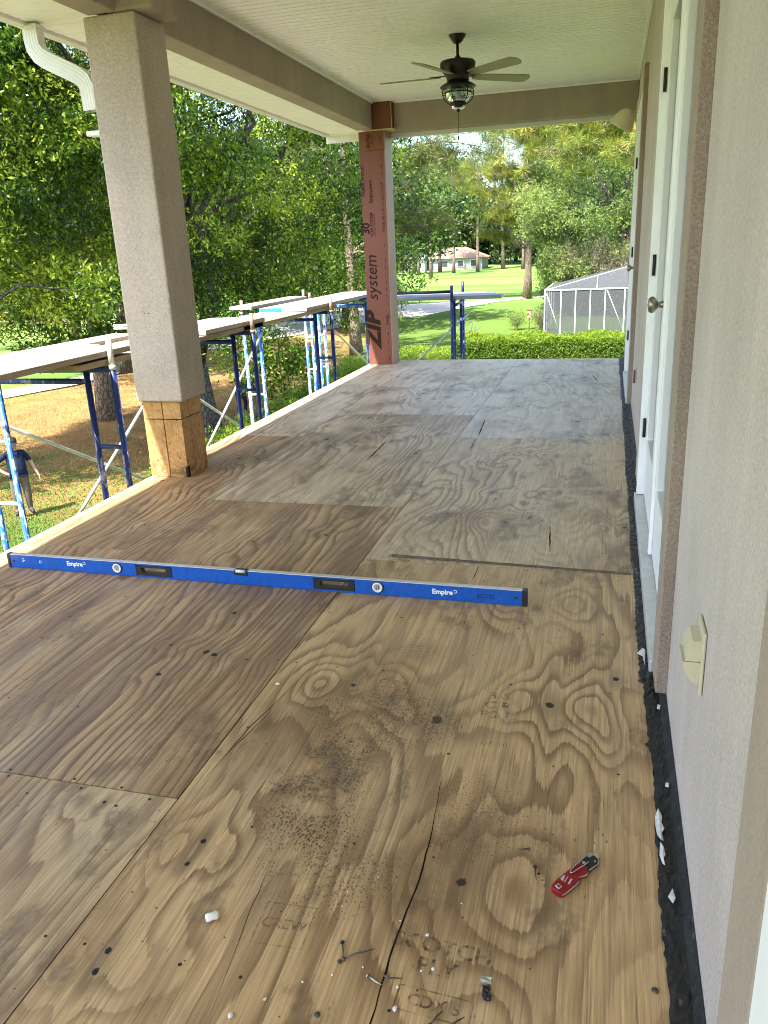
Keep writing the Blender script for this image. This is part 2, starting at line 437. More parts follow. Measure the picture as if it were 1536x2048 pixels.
def french_door(y0, y1):
    """pair of glazed leaves, plane x=-0.02; hinges at both jambs, knob on the far leaf"""
    t = empty("french_door", (0, 0, 0)); t.parent = house
    b = B()
    b.bbox(-0.033, 0.075, y1 - 0.055, y1 - 0.002, 0.05, 2.495, 0.003)
    b.bbox(-0.030, 0.075, y0 + 0.002, y0 + 0.055, 0.05, 2.495, 0.003)
    b.bbox(-0.030, 0.075, y0 + 0.056, y1 - 0.056, 2.44, 2.495, 0.003)
    b.obj("jamb", m_white, t)
    B().bbox(-0.044, 0.05, y0 + 0.003, y1 - 0.003, 0.0, 0.048, 0.006).obj("sill", simple("sill_alu", (0.55, 0.55, 0.53), 0.4, 0.5, 0.3, var=0.1), t)
    ym = (y0 + y1) / 2
    def leaf(a, c):
        b = B(); st = 0.115; x0, x1 = -0.019, 0.026
        zb, zt, g = 0.055, 2.435, 0.30
        b.bbox(x0, x1, a, a + st, zb, zt, 0.003); b.bbox(x0, x1, c - st, c, zb, zt, 0.003)
        b.bbox(x0, x1, a + st - .001, c - st + .001, zb, zb + g, 0.003); b.bbox(x0, x1, a + st - .001, c - st + .001, zt - 0.13, zt, 0.003)
        b.obj("leaf_frame", m_white, t, (0.024, 0, 0))
        b = B(); w = 0.035
        ya, yc, za, zc = a + st, c - st, zb + g, zt - 0.13
        for (p, q, r, s) in ((ya - .01, ya + w, za, zc), (yc - w, yc + .01, za, zc)): b.bbox(-0.031, 0.03, p, q, r + 0.002, s - 0.002, 0.006)
        b.bbox(-0.030, 0.029, ya, yc, za - .01, za + w, 0.006); b.bbox(-0.030, 0.029, ya, yc, zc - w, zc + .01, 0.006)
        b.obj("glazing_bead", m_white, t, (0.024, 0, 0))
        B().box(0.0, 0.006, ya + .01, yc - .01, za + .01, zc - .01).obj("pane", m_glass, t, (0.024, 0, 0))
    leaf(y0 + 0.06, ym - 0.004); leaf(ym + 0.004, y1 - 0.062)
    B().bbox(-0.036, -0.020, ym - 0.022, ym + 0.018, 0.06, 2.43, 0.003).obj("astragal", m_white, t, (0.024, 0, 0))
    for z in (0.42, 1.24, 2.06):
        h = B(); yy = y1 - 0.062
        h.tube([(-0.037, yy, z - 0.05), (-0.037, yy, z + 0.05)], 0.008, 8)
        h.box(-0.0335, -0.0305, yy + 0.004, yy + 0.034, z - 0.048, z + 0.048)
        h.obj("hinge", m_rubber, t, (0.024, 0, 0))
    k = B(); yk = ym + 0.085; zk = 1.11
    pr = [(0.034, 0.0), (0.034, 0.006), (0.014, 0.010), (0.012, 0.032), (0.022, 0.040), (0.032, 0.050), (0.033, 0.060), (0.026, 0.070), (0.001, 0.074)]
    k.lathe(pr, (0, 0, 0), 20)
    o = k.obj("knob", m_brass, t, (0.004, yk, zk), (0, -math.pi / 2, 0))
    B().bbox(-0.028, -0.0195, yk - 0.030, yk + 0.020, 1.27, 1.34, 0.002).obj("deadbolt_plate", m_bronze_plate, t, (0.024, 0, 0))
    B().box(0.12, 0.125, y0, y1, 0, 2.5).obj("curtain", simple("curtain", (0.5, 0.5, 0.48), 0.9, 0.1), t)
    return t
french_door(2.46, 4.38); french_door(7.17, 8.79)

# beams
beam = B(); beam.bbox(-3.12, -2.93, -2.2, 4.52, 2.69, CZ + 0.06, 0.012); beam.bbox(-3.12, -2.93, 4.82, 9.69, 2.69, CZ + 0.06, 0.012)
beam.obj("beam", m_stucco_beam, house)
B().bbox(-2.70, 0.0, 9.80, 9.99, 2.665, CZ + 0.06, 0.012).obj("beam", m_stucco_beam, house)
B().bbox(-3.6, 0.3, 10.0, 10.03, 2.62, 2.72, 0.003).obj("fascia", m_alu, house)
# ceiling planks
ceil = empty("ceiling"); ceil.parent = house
PW = 0.085
b = B(); x0, x1 = -2.93, 0.0; g = 0.008
prof = [(0, 0.019), (.003, .012), (g, 0.0), (PW - g, 0.0), (PW - .003, .012), (PW, 0.019), (PW, 0.021), (0, 0.021)]
n = len(prof)
b.add([(x0, y, z) for y, z in prof] + [(x1, y, z) for y, z in prof], [(i, (i + 1) % n, n + (i + 1) % n, n + i) for i in range(n)] + [tuple(range(n)), tuple(reversed(range(n, 2 * n)))])
pm = b.mesh("ceiling_plank"); pm.materials.append(m_vinyl)
y = -2.2
while y < 9.79:
    link("ceiling_plank", pm, None, ceil, (0, y, CZ)); y += PW
b = B(); b.bbox(-2.929, -2.905, -2.2, 9.69, CZ - 0.012, CZ + 0.004, 0.003); b.bbox(-0.026, -0.001, -2.2, 9.79, CZ - 0.014, CZ + 0.004, 0.003); b.bbox(-2.69, -0.03, 9.774, 9.798, CZ - 0.012, CZ + 0.004, 0.003)
b.obj("ceiling_trim", m_vinyl, ceil)
# soffit
soff = empty("soffit"); soff.parent = house
b = B(); x0, x1 = -3.56, -3.121; W2 = 0.10
prof = [(0, 0.012), (0.010, 0.0), (W2 - 0.010, 0.0), (W2, 0.012), (W2, 0.016), (0, 0.016)]; n = len(prof)
b.add([(x0, y, z) for y, z in prof] + [(x1, y, z) for y, z in prof], [(i, (i + 1) % n, n + (i + 1) % n, n + i) for i in range(n)] + [tuple(range(n)), tuple(reversed(range(n, 2 * n)))])
pm2 = b.mesh("soffit_panel"); pm2.materials.append(m_vinyl)
y = -2.2
while y < 10.0:
    link("soffit_panel", pm2, None, soff, (0, y, 2.72)); y += W2
B().box(-3.56, -2.7, 9.99, 10.02, 2.70, 2.74).obj("soffit_trim", m_vinyl, soff)
# gutter (K profile) along the eave
b = B(); gp = [(-3.562, 2.845), (-3.562, 2.70), (-3.62, 2.695), (-3.665, 2.72), (-3.672, 2.775), (-3.70, 2.80), (-3.70, 2.845)]
n = len(gp); ya, yb = -2.2, 10.03
b.add([(x, ya, z) for x, z in gp] + [(x, yb, z) for x, z in gp], [(i, (i + 1) % n, n + (i + 1) % n, n + i) for i in range(n - 1)] + [tuple(reversed(range(n))), tuple(range(n, 2 * n))])
b.obj("gutter", m_alu, house)
# hip roof
b = B(); rx0, rx1, ry0, ry1 = -3.68, 9.5, -2.2, 10.05
b.add([(rx0, ry0, 3.05), (rx1, ry0, 3.05), (rx1, ry1, 3.05), (rx0, ry1, 3.05), (2.9, 2.5, 5.2), (2.9, 5.5, 5.2)],
      [(0, 1, 4), (1, 2, 5, 4), (2, 3, 5), (3, 0, 4, 5), (3, 2, 1, 0)])
b.box(rx0, rx0 + .12, ry0, ry1, 2.85, 3.05)
b.obj("roof", simple("shingle_grey", (0.10, 0.09, 0.085), 0.9, 0.2, var=0.2, vs=12), house)
B().box(-2.9, 0.2, 9.995, 10.04, 2.73, 3.05).obj("gable_board", m_alu, house)

# ------------------------------------------------------------------ deck
deck = empty("deck", (0, 0, 0), 0, kind='structure')
B().box(-3.08, 0.0, -1.6, 10.10, -0.05, -0.016).obj("subfloor", m_gap_shade, deck)
b = B(); b.box(-3.08, -3.03, -1.6, 10.08, -0.30, -0.052); b.box(-3.03, 0, 10.03, 10.08, -0.30, -0.052)
for y in np.arange(-1.4, 10, 0.41): b.box(-3.02, 0, y, y + 0.04, -0.28, -0.052)
b.obj("joists", m_joist, deck)
for y in (0.2, 4.66, 9.85): B().box(-3.05, -2.83, y - .11, y + .11, -4.1, -0.31).obj("pier", m_stucco, deck)
B().bbox(-3.13, -3.082, -1.6, 10.12, -0.20, 0.0, 0.003).obj("rim_board", m_rim, deck)
B().bbox(-3.08, -0.05, 10.085, 10.12, -0.20, 0.0, 0.003).obj("rim_board", m_rim, deck)
S = {}
def sheet(x0, x1, y0, y1, mat, ragged=False):
    if not ragged:
        o = B().box(x0, x1, y0, y1, -0.014, 0.0).obj("plywood_sheet", mat, deck)
        return o
    n = max(8, int((y1 - y0) / 0.05)); r = random.Random(int(y0 * 100) + 5)
    poly = [(x0, y0)]
    e = []
    for i in range(n + 1):
        yy = y0 + (y1 - y0) * i / n
        e.append((x1 + 0.006 * math.sin(yy * 3.1) + r.uniform(-0.004, 0.005), yy))
    poly += e + [(x0, y1)]
    return B().prism(poly, -0.014, 0.0).obj("plywood_sheet", mat, deck)
K = lambda x, y, s=0.07, a=2.2, r=0.014: (x, y, s * 1.25, a * 3.2, r * 0.62)
_far = lambda *a: (lambda q: [(q.uniform(a[1], a[2]), q.uniform(a[3], a[4]), .055, 1.4, a[6] * q.uniform(.6, 1.3)) for _ in range(a[5])])(random.Random(a[0]))
tan = dict(early=(0.555, 0.365, 0.18), late=(0.175, 0.09, 0.038))
drk = dict(early=(0.50, 0.325, 0.165), late=(0.145, 0.076, 0.042))
gry = dict(early=(0.64, 0.52, 0.38), late=(0.29, 0.195, 0.125), grey=(0.56, 0.50, 0.43), rough=0.36)
mR0 = ply("plywood_front_right", 1.3, [K(-0.989, 2.204, .085, 2.6, .017), K(-0.677, 2.056, .075, 1.2, .030), K(-0.347, 2.207, .085, 3.0, .024), K(-0.148, 2.405, .05, .8, .017),
    K(-0.492, 1.426, .10, 1.4, .020), K(-0.438, 2.957, .09, 2.6, 0), K(-1.136, 1.422, .06, 1.2, .013), K(-1.137, 1.343, .06, 1.0, .011), K(-0.176, 1.36, .16, 2.8, 0), K(-1.175, 1.03, .05, 1, .015), K(-1.18, 1.08, .09, 1.6, .014), K(-0.06, 2.05, .08, 1.8, .02)],
    amp=13.0, lin=6, contrast=0.74, weather=0.22, streak=0.20, mild=[(-0.84, 2.05, .34, .24, 1.0), (-0.93, 1.68, .19, .34, 1.1), (-0.80, 1.42, .26, .24, .85), (-0.50, 1.66, .24, .26, .7), (-0.30, 1.55, .30, .35, .45), (-0.72, 2.45, .42, .28, .5), (-0.35, 2.0, .3, .3, .4)], **tan)
mM0 = ply("plywood_front_mid", 6.1, [K(-1.469, 1.50, .05, 1.5, .008), K(-2.2, 1.2, .07, 1.4, 0)], amp=16, lin=14, contrast=.75, weather=.40, streak=.55, purple=.35, early=(0.58, .41, .22), late=(0.21, .12, .06))
mM1 = ply("plywood_mid", 12.7, [K(-1.75, 2.35, .04, .9, .010), K(-1.42, 2.30, .05, .8, .008), K(-2.3, 2.5, .05, .9, .011), K(-2.1, 3.2, .08, 1.2, 0)] + _far(6, -2.4, -1.35, 1.7, 4.0, 8, .011), amp=13, lin=24, contrast=.85, weather=.35, streak=.7, purple=.75, **drk)
mL0 = ply("plywood_left", 17.9, [K(-2.75, 2.7, .05, 1, .009)], amp=12, lin=20, contrast=.9, weather=.4, streak=.55, purple=.5, **drk)
mL1 = ply("plywood_left_far", 23.2, [K(-2.62, 3.6, .04, .9, .012), K(-2.8, 4.9, .08, 1.5, 0)] + _far(5, -3.0, -2.55, 3.4, 5.6, 4, .014), amp=14, lin=20, contrast=1.0, weather=.3, streak=.5, purple=.55, **drk)
mR1 = ply("plywood_right_second", 31.4, [K(-0.693, 3.907, .09, 2.6, .020), K(-1.016, 4.011, .06, 1.2, .016), K(-0.574, 4.004, .05, 1.0, .012), K(-0.096, 3.913, .06, 1.6, .022), K(-0.62, 3.726, .05, 1, .010), K(-0.25, 3.6, .17, 3.2, 0), K(-0.85, 3.7, .15, 2.4, 0),
    K(-0.829, 4.425, .05, 1, .014), K(-0.555, 4.409, .05, 1, .014), K(-0.446, 4.472, .05, 1, .013), K(-0.224, 4.499, .05, 1, .013), K(-1.0, 5.09, .06, 1, .018), K(-0.863, 5.303, .06, 1, .02), K(-0.701, 5.388, .06, 1, .017), K(-0.511, 5.309, .06, 1, .02), K(-0.299, 5.356, .06, 1, .014)],
    amp=13, lin=7, contrast=.8, weather=.38, streak=.3, early=(0.62, .46, .275), late=(0.24, .145, .08), grey=(0.52, 0.45, 0.37))
mM2 = ply("plywood_mid_second", 37.8, [K(-1.5, 4.4, .05, 1, .012), K(-1.75, 5.2, .05, 1, .012), K(-2.1, 5.6, .06, 1, .014), K(-1.45, 5.9, .06, 1, .018), K(-1.9, 6.1, .06, 1, .016)] + _far(3, -2.45, -1.3, 4.2, 6.5, 7, .018), amp=12, lin=14, contrast=.85, weather=.32, streak=.5, purple=.45, early=(0.60, .46, .30), late=(0.25, .16, .10), grey=(0.52, 0.45, 0.37))
mR2 = ply("plywood_right_third", 43.5, [K(-1.0, 6.4, .06, 1, .014), K(-0.6, 6.9, .06, 1, .012), K(-0.3, 7.6, .06, 1, .012)] + _far(1, -1.25, -.1, 5.9, 8.2, 8, .022), amp=12, lin=6, contrast=.6, weather=.5, streak=.4, purple=.35, **gry)
mM3 = ply("plywood_mid_third", 49.9, [K(-1.7, 7.2, .06, 1.2, .016), K(-2.0, 7.9, .06, 1, .016), K(-1.5, 8.0, .06, 1, .015), K(-1.8, 8.6, .07, 1, .015)] + _far(2, -2.45, -1.3, 6.8, 9.0, 8, .024), amp=13, lin=10, contrast=.8, weather=.38, streak=.5, **gry)
mL2 = ply("plywood_left_third", 54.4, [K(-2.7, 6.2, .07, 1.2, 0)], amp=16, lin=14, contrast=.95, weather=.35, streak=.5, purple=.4, **gry)
mF = ply("plywood_far", 60.6, [K(-0.6, 9.1, .06, 1, .012), K(-1.9, 9.5, .06, 1, .014)] + _far(4, -2.9, -.1, 8.5, 10, 9, .026), amp=11, lin=8, contrast=.5, weather=.55, streak=.3, **gry)
def spots_for(sd, x0, x1, y0, y1, n, r=.028):
    q = random.Random(sd); return [K(q.uniform(x0, x1), q.uniform(y0, y1), .045, .5, r * q.uniform(.6, 1.3)) for _ in range(n)]
XR = -0.052
sheet(-1.278, XR, -1.6, 0.853, mM0, True); sR0 = sheet(-1.278, XR, 0.857, 3.298, mR0, True); sR1 = sheet(-1.278, XR - .012, 3.303, 5.80, mR1, True)
sR2 = sheet(-1.278, XR - .014, 5.804, 8.32, mR2, True); sheet(-1.278, XR - .016, 8.324, 10.083, mF, True)
sM0 = sheet(-2.508, -1.2815, -1.6, 1.553, mM0); sM1 = sheet(-2.508, -1.2815, 1.5575, 4.08, mM1); sM2 = sheet(-2.508, -1.2815, 4.084, 6.63, mM2)
sheet(-2.508, -1.2815, 6.634, 9.07, mM3); sheet(-2.508, -1.2815, 9.074, 10.083, mF)
sheet(-3.08, -2.512, -1.6, 0.78, mL0); sheet(-3.08, -2.512, .784, 3.23, mL0); sheet(-3.08, -2.512, 3.234, 5.74, mL1); sheet(-3.08, -2.512, 5.744, 8.2, mL2); sheet(-3.08, -2.512, 8.204, 10.083, mF)
# fastener heads: rows along the joists, one mesh per sheet
m_fast = simple("fastener_dark", (0.035, 0.028, 0.024), 0.6, 0.4, 0.4)
def fasteners(sh, x0, x1, y0, y1, sd):
    q = random.Random(sd); b = B()
    for yj in [y0 + .012, y1 - .012] + [yy + .02 for yy in np.arange(-1.4, 10, .41) if y0 + .06 < yy < y1 - .06]:
        xx = x0 + .02 + q.uniform(0, .05)
        while xx < x1 - .01:
            if q.random() < .8:
                cx, cy, rr = xx + q.uniform(-.02, .02), yj + q.uniform(-.006, .006), q.uniform(.0032, .0052)
                v = [(cx + rr * math.cos(k * math.pi / 3), cy + rr * math.sin(k * math.pi / 3), .0008) for k in range(6)]
                b.add(v, [(0, 1, 2, 3, 4, 5)])
            xx += q.choice((.15, .2, .26, .3))
    tag(b.obj("fastener_heads", m_fast, sh), kind='stuff')
fasteners(sR0, -1.278, -.07, .857, 3.298, 1); fasteners(sR1, -1.278, -.08, 3.303, 5.80, 2); fasteners(sM1, -2.508, -1.282, 1.5575, 4.08, 3); fasteners(sM2, -2.508, -1.282, 4.084, 6.63, 4); fasteners(sM0, -2.508, -1.282, -.5, 1.553, 5); fasteners(sR2, -1.278, -.08, 5.804, 8.32, 6)
# splits in the face veneer; the shade inside is coloured onto flat strips
m_crack = simple("split_dark", (0.016, 0.011, 0.008), 0.9, 0.1)
def crack(pts, w, parent):
    b = B(); r = random.Random(3); P = []
    for (a, c) in zip(pts[:-1], pts[1:]):
        for k in range(6):
            f = k / 6; P.append((a[0] + (c[0] - a[0]) * f + r.uniform(-.0012, .0012), a[1] + (c[1] - a[1]) * f))
    P.append(pts[-1]); m = len(P); v = []; fs = []
    for i, (x, y) in enumerate(P):
        ww = w * math.sin(math.pi * min(1, (i + .3) / m * 1.0 + .05)) * r.uniform(.6, 1.2) if i < m - 1 else 0.0003
        v += [(x - ww / 2, y, 0.0006), (x + ww / 2, y, 0.0006)]
    for i in range(m - 1): fs.append((2 * i, 2 * i + 1, 2 * i + 3, 2 * i + 2))
    b.add(v, fs); return b.obj("split", m_crack, parent)
crack([(-0.585, 0.86), (-0.596, 1.049), (-0.599, 1.221), (-0.586, 1.413), (-0.590, 1.58), (-0.618, 1.888)], 0.0045, sR0)
crack([(-0.463, 3.9), (-0.45, 3.7), (-0.435, 3.48)], 0.007, sR1); crack([(-0.735, 3.30), (-0.74, 3.12)], 0.004, sR0); crack([(-1.14, 5.79), (-1.12, 5.40)], 0.008, sR1)
crack([(-1.165, 6.44), (-1.13, 5.83)], 0.012, sR2); crack([(-1.796, 5.675), (-1.778, 5.011)], 0.013, sM2); crack([(-1.18, 2.2), (-1.23, 1.9), (-1.25, 1.62)], 0.003, sR0)
crack([(-0.90, 1.0), (-0.93, 1.25), (-0.95, 1.5)], 0.0012, sR0); crack([(-1.2, 2.0), (-1.24, 1.75)], 0.003, sR0); crack([(-0.36, 8.8), (-0.29, 8.4)], 0.012, deck)
# grade stamps printed on the sheets
def ink():
    M = Mat("stamp_ink", 0.8, 0.1); nt = M.nt; M.col((0.055, 0.04, 0.03))
    x, y, z = M.pos(True)
    f = M.noise(M.vec(x, y, 0), 55, 4, 0.7).step(0.38, 0.66, 0.06, 0.55)
    t = nt.nodes.new("ShaderNodeBsdfTransparent"); mx = nt.nodes.new("ShaderNodeMixShader")
    nt.links.new(f.k, mx.inputs[0]); nt.links.new(t.outputs[0], mx.inputs[1]); nt.links.new(M.b.outputs[0], mx.inputs[2]); nt.links.new(mx.outputs[0], M.out.inputs[0]); return M.m
m_ink = ink()
def stamp(lines, size, x, y, rz, parent, box=None, bold=0.0):
    Mx = Matrix.Translation((x, y, 0.0009)) @ Matrix.Rotation(rz, 4, 'Z')
    o = text("grade_stamp", lines, size, m_ink, parent, Mx, bold, 0.0)
    if box:
        w, h, t = box; b = B()
        for (p, q, r, s) in ((-w, w, h - t, h), (-w, w, -h, -h + t), (-w, -w + t, -h + t, h - t), (w - t, w, -h + t, h - t)):
            b.add([(p, r, 0), (q, r, 0), (q, s, 0), (p, s, 0)], [(0, 1, 2, 3)])
        me = b.mesh("stamp_border"); me.transform(Mx); link("stamp_border", me, m_ink, parent)
    return o
stamp("APA RATED\nSTURD-I-FLOOR\n23/32 INCH 24 OC\nEXPOSURE 1\nPRP-108", 0.020, -0.833, 2.47, 0.0, sR0)
stamp("CREW", 0.034, -0.862, 2.246, 0, sR0, (0.062, 0.035, 0.002), 0.0006)
stamp("3-S\nCIR\nPS 1", 0.055, -0.505, 2.17, 0, sR0, None, .001)
stamp("D", 0.05, -0.84, 1.866, 0, sR0, (0.060, 0.052, 0.002))
stamp("TO PREVENT SQUEAKS\nSPACE SCREWS 6 INCH\nAT EDGE OF PANEL\nGLUE JOISTS\nALLOW GAP 1/8\nAT ENDS", 0.017, -0.847, 1.47, 0.06, sR0, (0.062, 0.068, 0.0015))
stamp("CREW", 0.036, -0.842, 1.225, 0.05, sR0, (0.058, 0.056, 0.0025), .0008)
stamp("SCOTCH\nPLY", 0.052, -0.500, 1.215, -0.05, sR0, None, .0012)
stamp("CDX 5", 0.036, -0.49, 1.11, -0.05, sR0, (0.075, 0.028, 0.003), .0008)
stamp("GR 10", 0.03, -0.49, 1.967, 0, sR0); stamp("H-53", 0.024, -0.845, 2.855, 0, sR0, (.055, .032, .0018)); stamp("4-33", 0.03, -0.86, 3.75, 0, sR1, (.07, .05, .002))
stamp("P 20", 0.03, -2.115, 1.97, 0, sM1, (.11, .05, .0025)); stamp("P 20", 0.03, -2.1, 3.4, 0, sM1)

# black flashing membrane along the wall foot
def flashing():
    M = Mat("bitumen", 0.55, 0.45); x, y, z = M.pos(True); p = M.vec(x, y, z)
    n = M.noise(p, 40, 5, 0.7, 1.0); s = M.noise(M.vec(x * 60, y * 25, z * 60), 1.0, 4, 0.7)
    c = M.mix(n.step(0.45, 0.7), (0.010, 0.010, 0.011), (0.035, 0.032, 0.028)); c = M.mix((s + y.step(2.0, 3.0, 0.0, 0.08)).step(0.62, 0.72) * .75, c, (0.17, 0.155, 0.125)); M.col(c); M.bump(n, 0.004)
    r = random.Random(4); v = []; f = []; N = 620; C7 = 8
    for i in range(N + 1):
        yy = -1.6 + 11.7 * i / N
        lx = -0.050 - 0.010 * (0.5 + 0.5 * math.sin(yy * 2.3) * math.sin(yy * 7.1 + 1)) - r.uniform(0, .008) - (0.014 if yy > 2.4 else 0)
        cr = [r.uniform(0, 0.0045 if yy < 2.3 else 0.007) for _ in range(C7)]
        for k in range(C7):
            t = k / (C7 - 1); xx = lx * (1 - t)
            zz = 0.0022 + cr[k] * (1 if 0 < k < C7 - 1 else 0.2) + (0.024 * max(0, (t - .7) / .3))
            v.append((xx - .0015, yy, zz))
    for i in range(N):
        for k in range(C7 - 1):
            a = i * C7 + k; f.append((a, a + 1, a + C7 + 1, a + C7))
    me = bpy.data.meshes.new("flashing_strip"); me.from_pydata(v, [], f); me.update()
    return tag(link("flashing_strip", me, M.m), "ragged strip of black flashing membrane along the foot of the wall", "flashing")
flashing()
m_foil = simple("torn_membrane_white", (0.62, 0.63, 0.62), 0.4, 0.5, var=0.15, vs=60)
def flake(pts, z=0.009):
    b = B(); n = len(pts); c = (sum(p[0] for p in pts) / n, sum(p[1] for p in pts) / n)
    v = [(x, y, z + 0.002 * ((i * 7) % 3)) for i, (x, y) in enumerate(pts)] + [(c[0], c[1], z + .004)]
    v += [(x, y, zz - .0015) for x, y, zz in v]
    f = [(i, (i + 1) % n, n) for i in range(n)] + [((i + 1) % n + n + 1, i + n + 1, 2 * n + 1) for i in range(n)] + [(i + n + 1, (i + 1) % n + n + 1, (i + 1) % n, i) for i in range(n)]
    return b.add(v, f)
for lab, pts in (("largest torn white scrap curling from the black flashing beside the knife", [(-.060, 1.70), (-.058, 1.668), (-.050, 1.648), (-.044, 1.652), (-.047, 1.675), (-.040, 1.69), (-.045, 1.715), (-.043, 1.735), (-.051, 1.762), (-.059, 1.735)]),
                 ("white scrap of membrane under the largest one on the flashing edge", [(-.056, 1.60), (-.051, 1.572), (-.046, 1.565), (-.049, 1.59), (-.043, 1.60), (-.046, 1.625), (-.052, 1.645)]),
                 ("small pale scrap of membrane on the flashing, below a loose screw", [(-.045, 1.475), (-.036, 1.455), (-.030, 1.47), (-.034, 1.50)]),
                 ("pale thread of torn membrane by the wall outlet on the flashing", [(-.078, 2.58), (-.058, 2.62), (-.050, 2.60), (-.055, 2.50), (-.060, 2.56)]),
                 ("white plaster crumb at the foot of the rough door surround", [(-.030, 2.235), (-.022, 2.23), (-.018, 2.25), (-.026, 2.26)]),
                 ("small white flake on the black flashing near the white scraps", [(-.028, 1.86), (-.020, 1.855), (-.018, 1.87), (-.026, 1.875)])):
    tag(flake(pts).obj("membrane_scrap", m_foil), lab, "scrap", "torn scraps along the flashing")

# ------------------------------------------------------------------ columns
c1 = empty("porch_column", (-2.98, 4.66, 0), 0, "grey stucco porch column with its bare chipboard base exposed", "column")
def at(bm, o): # shift into parent's frame
    for i, v in enumerate(bm.v): bm.v[i] = (v[0] - o.location.x, v[1] - o.location.y, v[2] - o.location.z)
    return bm
at(B().bbox(-3.145, -2.815, 4.50, 4.83, 0.505, 2.685, 0.012), c1).obj("shaft", m_stucco_col, c1)
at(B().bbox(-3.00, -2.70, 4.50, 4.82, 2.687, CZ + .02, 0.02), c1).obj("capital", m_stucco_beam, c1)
def osb(name="osb_board"):
    M = Mat(name, 0.65, 0.3); x, y, z = M.pos(True)
    a = M.voro(M.vec(x * 38 + z * 9, y * 38 - z * 7, z * 26), 1.0, out="Color" if False else "Distance")
    n = M.noise(M.vec(x * 60, y * 60, z * 45), 1.0, 5, 0.7, 1.6); g = M.noise(M.vec(x, y, z), 7, 4, 0.6)
    c = M.mix(n.step(0.35, 0.65), (0.58, 0.31, 0.115), (0.33, 0.15, 0.048)); c = M.mix(a.step(0.2, 0.8) * .5, c, (0.58, 0.38, 0.18))
    c = M.mix(g.step(0.52, 0.72) * .45, c, (0.19, 0.10, 0.045))
    low = z.step(0.0, 0.20, 1.0, 0.0) * M.noise(M.vec(x, y, z), 22, 4, 0.7).step(0.45, 0.62); c = M.mix(low * .7, c, (0.07, 0.04, 0.022))
    vd = M.voro(M.vec(x, y, z), 16); c = M.mix(vd.step(0.07, 0.10, 0.9, 0), c, (0.03, 0.018, 0.01))
    M.col(c); M.bump(n + a * .5, 0.0015); return M.m
m_osb = osb()
X0, X1, Y0, Y1 = -3.12, -2.848, 4.52, 4.80
for (za, zb) in ((0.002, 0.385), (0.391, 0.50)):
    for (xa, xb) in ((X0, -2.982), (-2.976, X1)):
        at(B().bbox(xa, xb, Y0, Y0 + .012, za, zb, 0.001), c1).obj("base_panel", m_osb, c1)
    for (ya, yb) in ((Y0 + .014, 4.625), (4.631, Y1)):
        at(B().bbox(X1 - .012, X1 - .0005, ya, yb, za, zb, 0.001), c1).obj("base_panel", m_osb, c1)
at(B().box(X0 + .004, X1 - .014, Y0 + .014, Y1, 0.001, .51), c1).obj("base_core", m_gap_shade, c1)
at(B().box(X0 - .001, X0 + .0035, Y0 + .002, Y1, 0.001, .50), c1).obj("base_panel", m_rim, c1)
at(B().box(-2.862, -2.8455, 4.519, 4.548, 0.001, .075), c1).obj("rotted_corner", simple("rot", (0.03, 0.018, 0.01), 0.9, 0.1, var=.4, vs=60), c1)
at(B().tube([(-3.0, 4.4995, 1.06), (-3.0, 4.503, 1.06)], .004, 6).tube([(-2.972, 4.4995, 1.06), (-2.972, 4.503, 1.06)], .004, 6), c1).obj("anchor_hole", m_gap_shade, c1)

def zipm(name, c):
    M = Mat(name, 0.55, 0.3); x, y, z = M.pos(True)
    n = M.noise(M.vec(x, y, z), 90, 3, .6); g = M.noise(M.vec(x * 2, y * 2, z), 1.5, 4, .6)
    M.col(M.scale(c, n.step(.3, .7, .92, 1.07) * g.step(.3, .7, .9, 1.08))); M.bump(n, .0008); return M.m
m_zip = zipm("sheathing_red", (0.19, 0.066, 0.046)); m_zip2 = zipm("sheathing_brown", (0.19, 0.068, 0.036)); m_zip3 = zipm("sheathing_right_lit", (0.33, 0.185, 0.145))  # last one is a paler copy: the right face's light is coloured in
m_print = simple("print_dark", (0.035, 0.02, 0.016), 0.8, 0.1)
c2 = empty("porch_column", (-2.95, 9.85, 0), 0, "far corner column clad in rust red sheathing panels with black lettering", "column")
at(B().bbox(-3.098, -2.803, 9.70, 9.712, 0.002, 2.47, 0.001), c2).obj("sheathing_panel", m_zip, c2)
at(B().bbox(-3.10, -2.803, 9.696, 9.709, 2.474, 2.675, 0.001), c2).obj("sheathing_panel", m_zip2, c2)
at(B().bbox(-2.802, -2.79, 9.70, 10.02, 0.002, 2.675, 0.001), c2).obj("sheathing_panel", m_zip3, c2)
at(B().box(-3.098, -2.804, 9.7125, 10.02, 0.001, 2.675), c2).obj("column_core", m_zip, c2)
at(B().bbox(-2.996, -2.70, 9.70, 9.99, 2.69, CZ + .02, 0.003), c2).obj("capital", m_zip2, c2)
at(B().bbox(-3.01, -2.675, 9.675, 9.99, 2.676, 2.689, 0.002), c2).obj("capital_board", simple("osb_edge", (0.5, .35, .2), .7), c2)
at(B().bbox(-2.704, -2.6985, 9.697, 9.702, 2.69, CZ, 0.001), c2).obj("corner_edge", m_rim, c2)
def ztext(s, size, x, z, mat=m_print, bold=0.0, sp=1.0, xs=1.0, shear=0.0):
    Mx = Matrix.Translation((x - c2.location.x, 9.6985 - (0.004 if z > 2.48 else 0) - c2.location.y, z)) @ Matrix.Rotation(math.pi / 2, 4, 'X') @ Matrix.Rotation(math.pi / 2, 4, 'Z')
    return text("lettering", s, size, mat, c2, Mx, bold, 0.0004, spacing=sp, xs=xs, shear=shear)
ztext("ZIP", 0.25, -3.022, 0.42, bold=.012, sp=1.05, xs=1.15, shear=.25); ztext("system", 0.20, -3.012, 1.05, bold=.001, shear=.2, xs=.95)
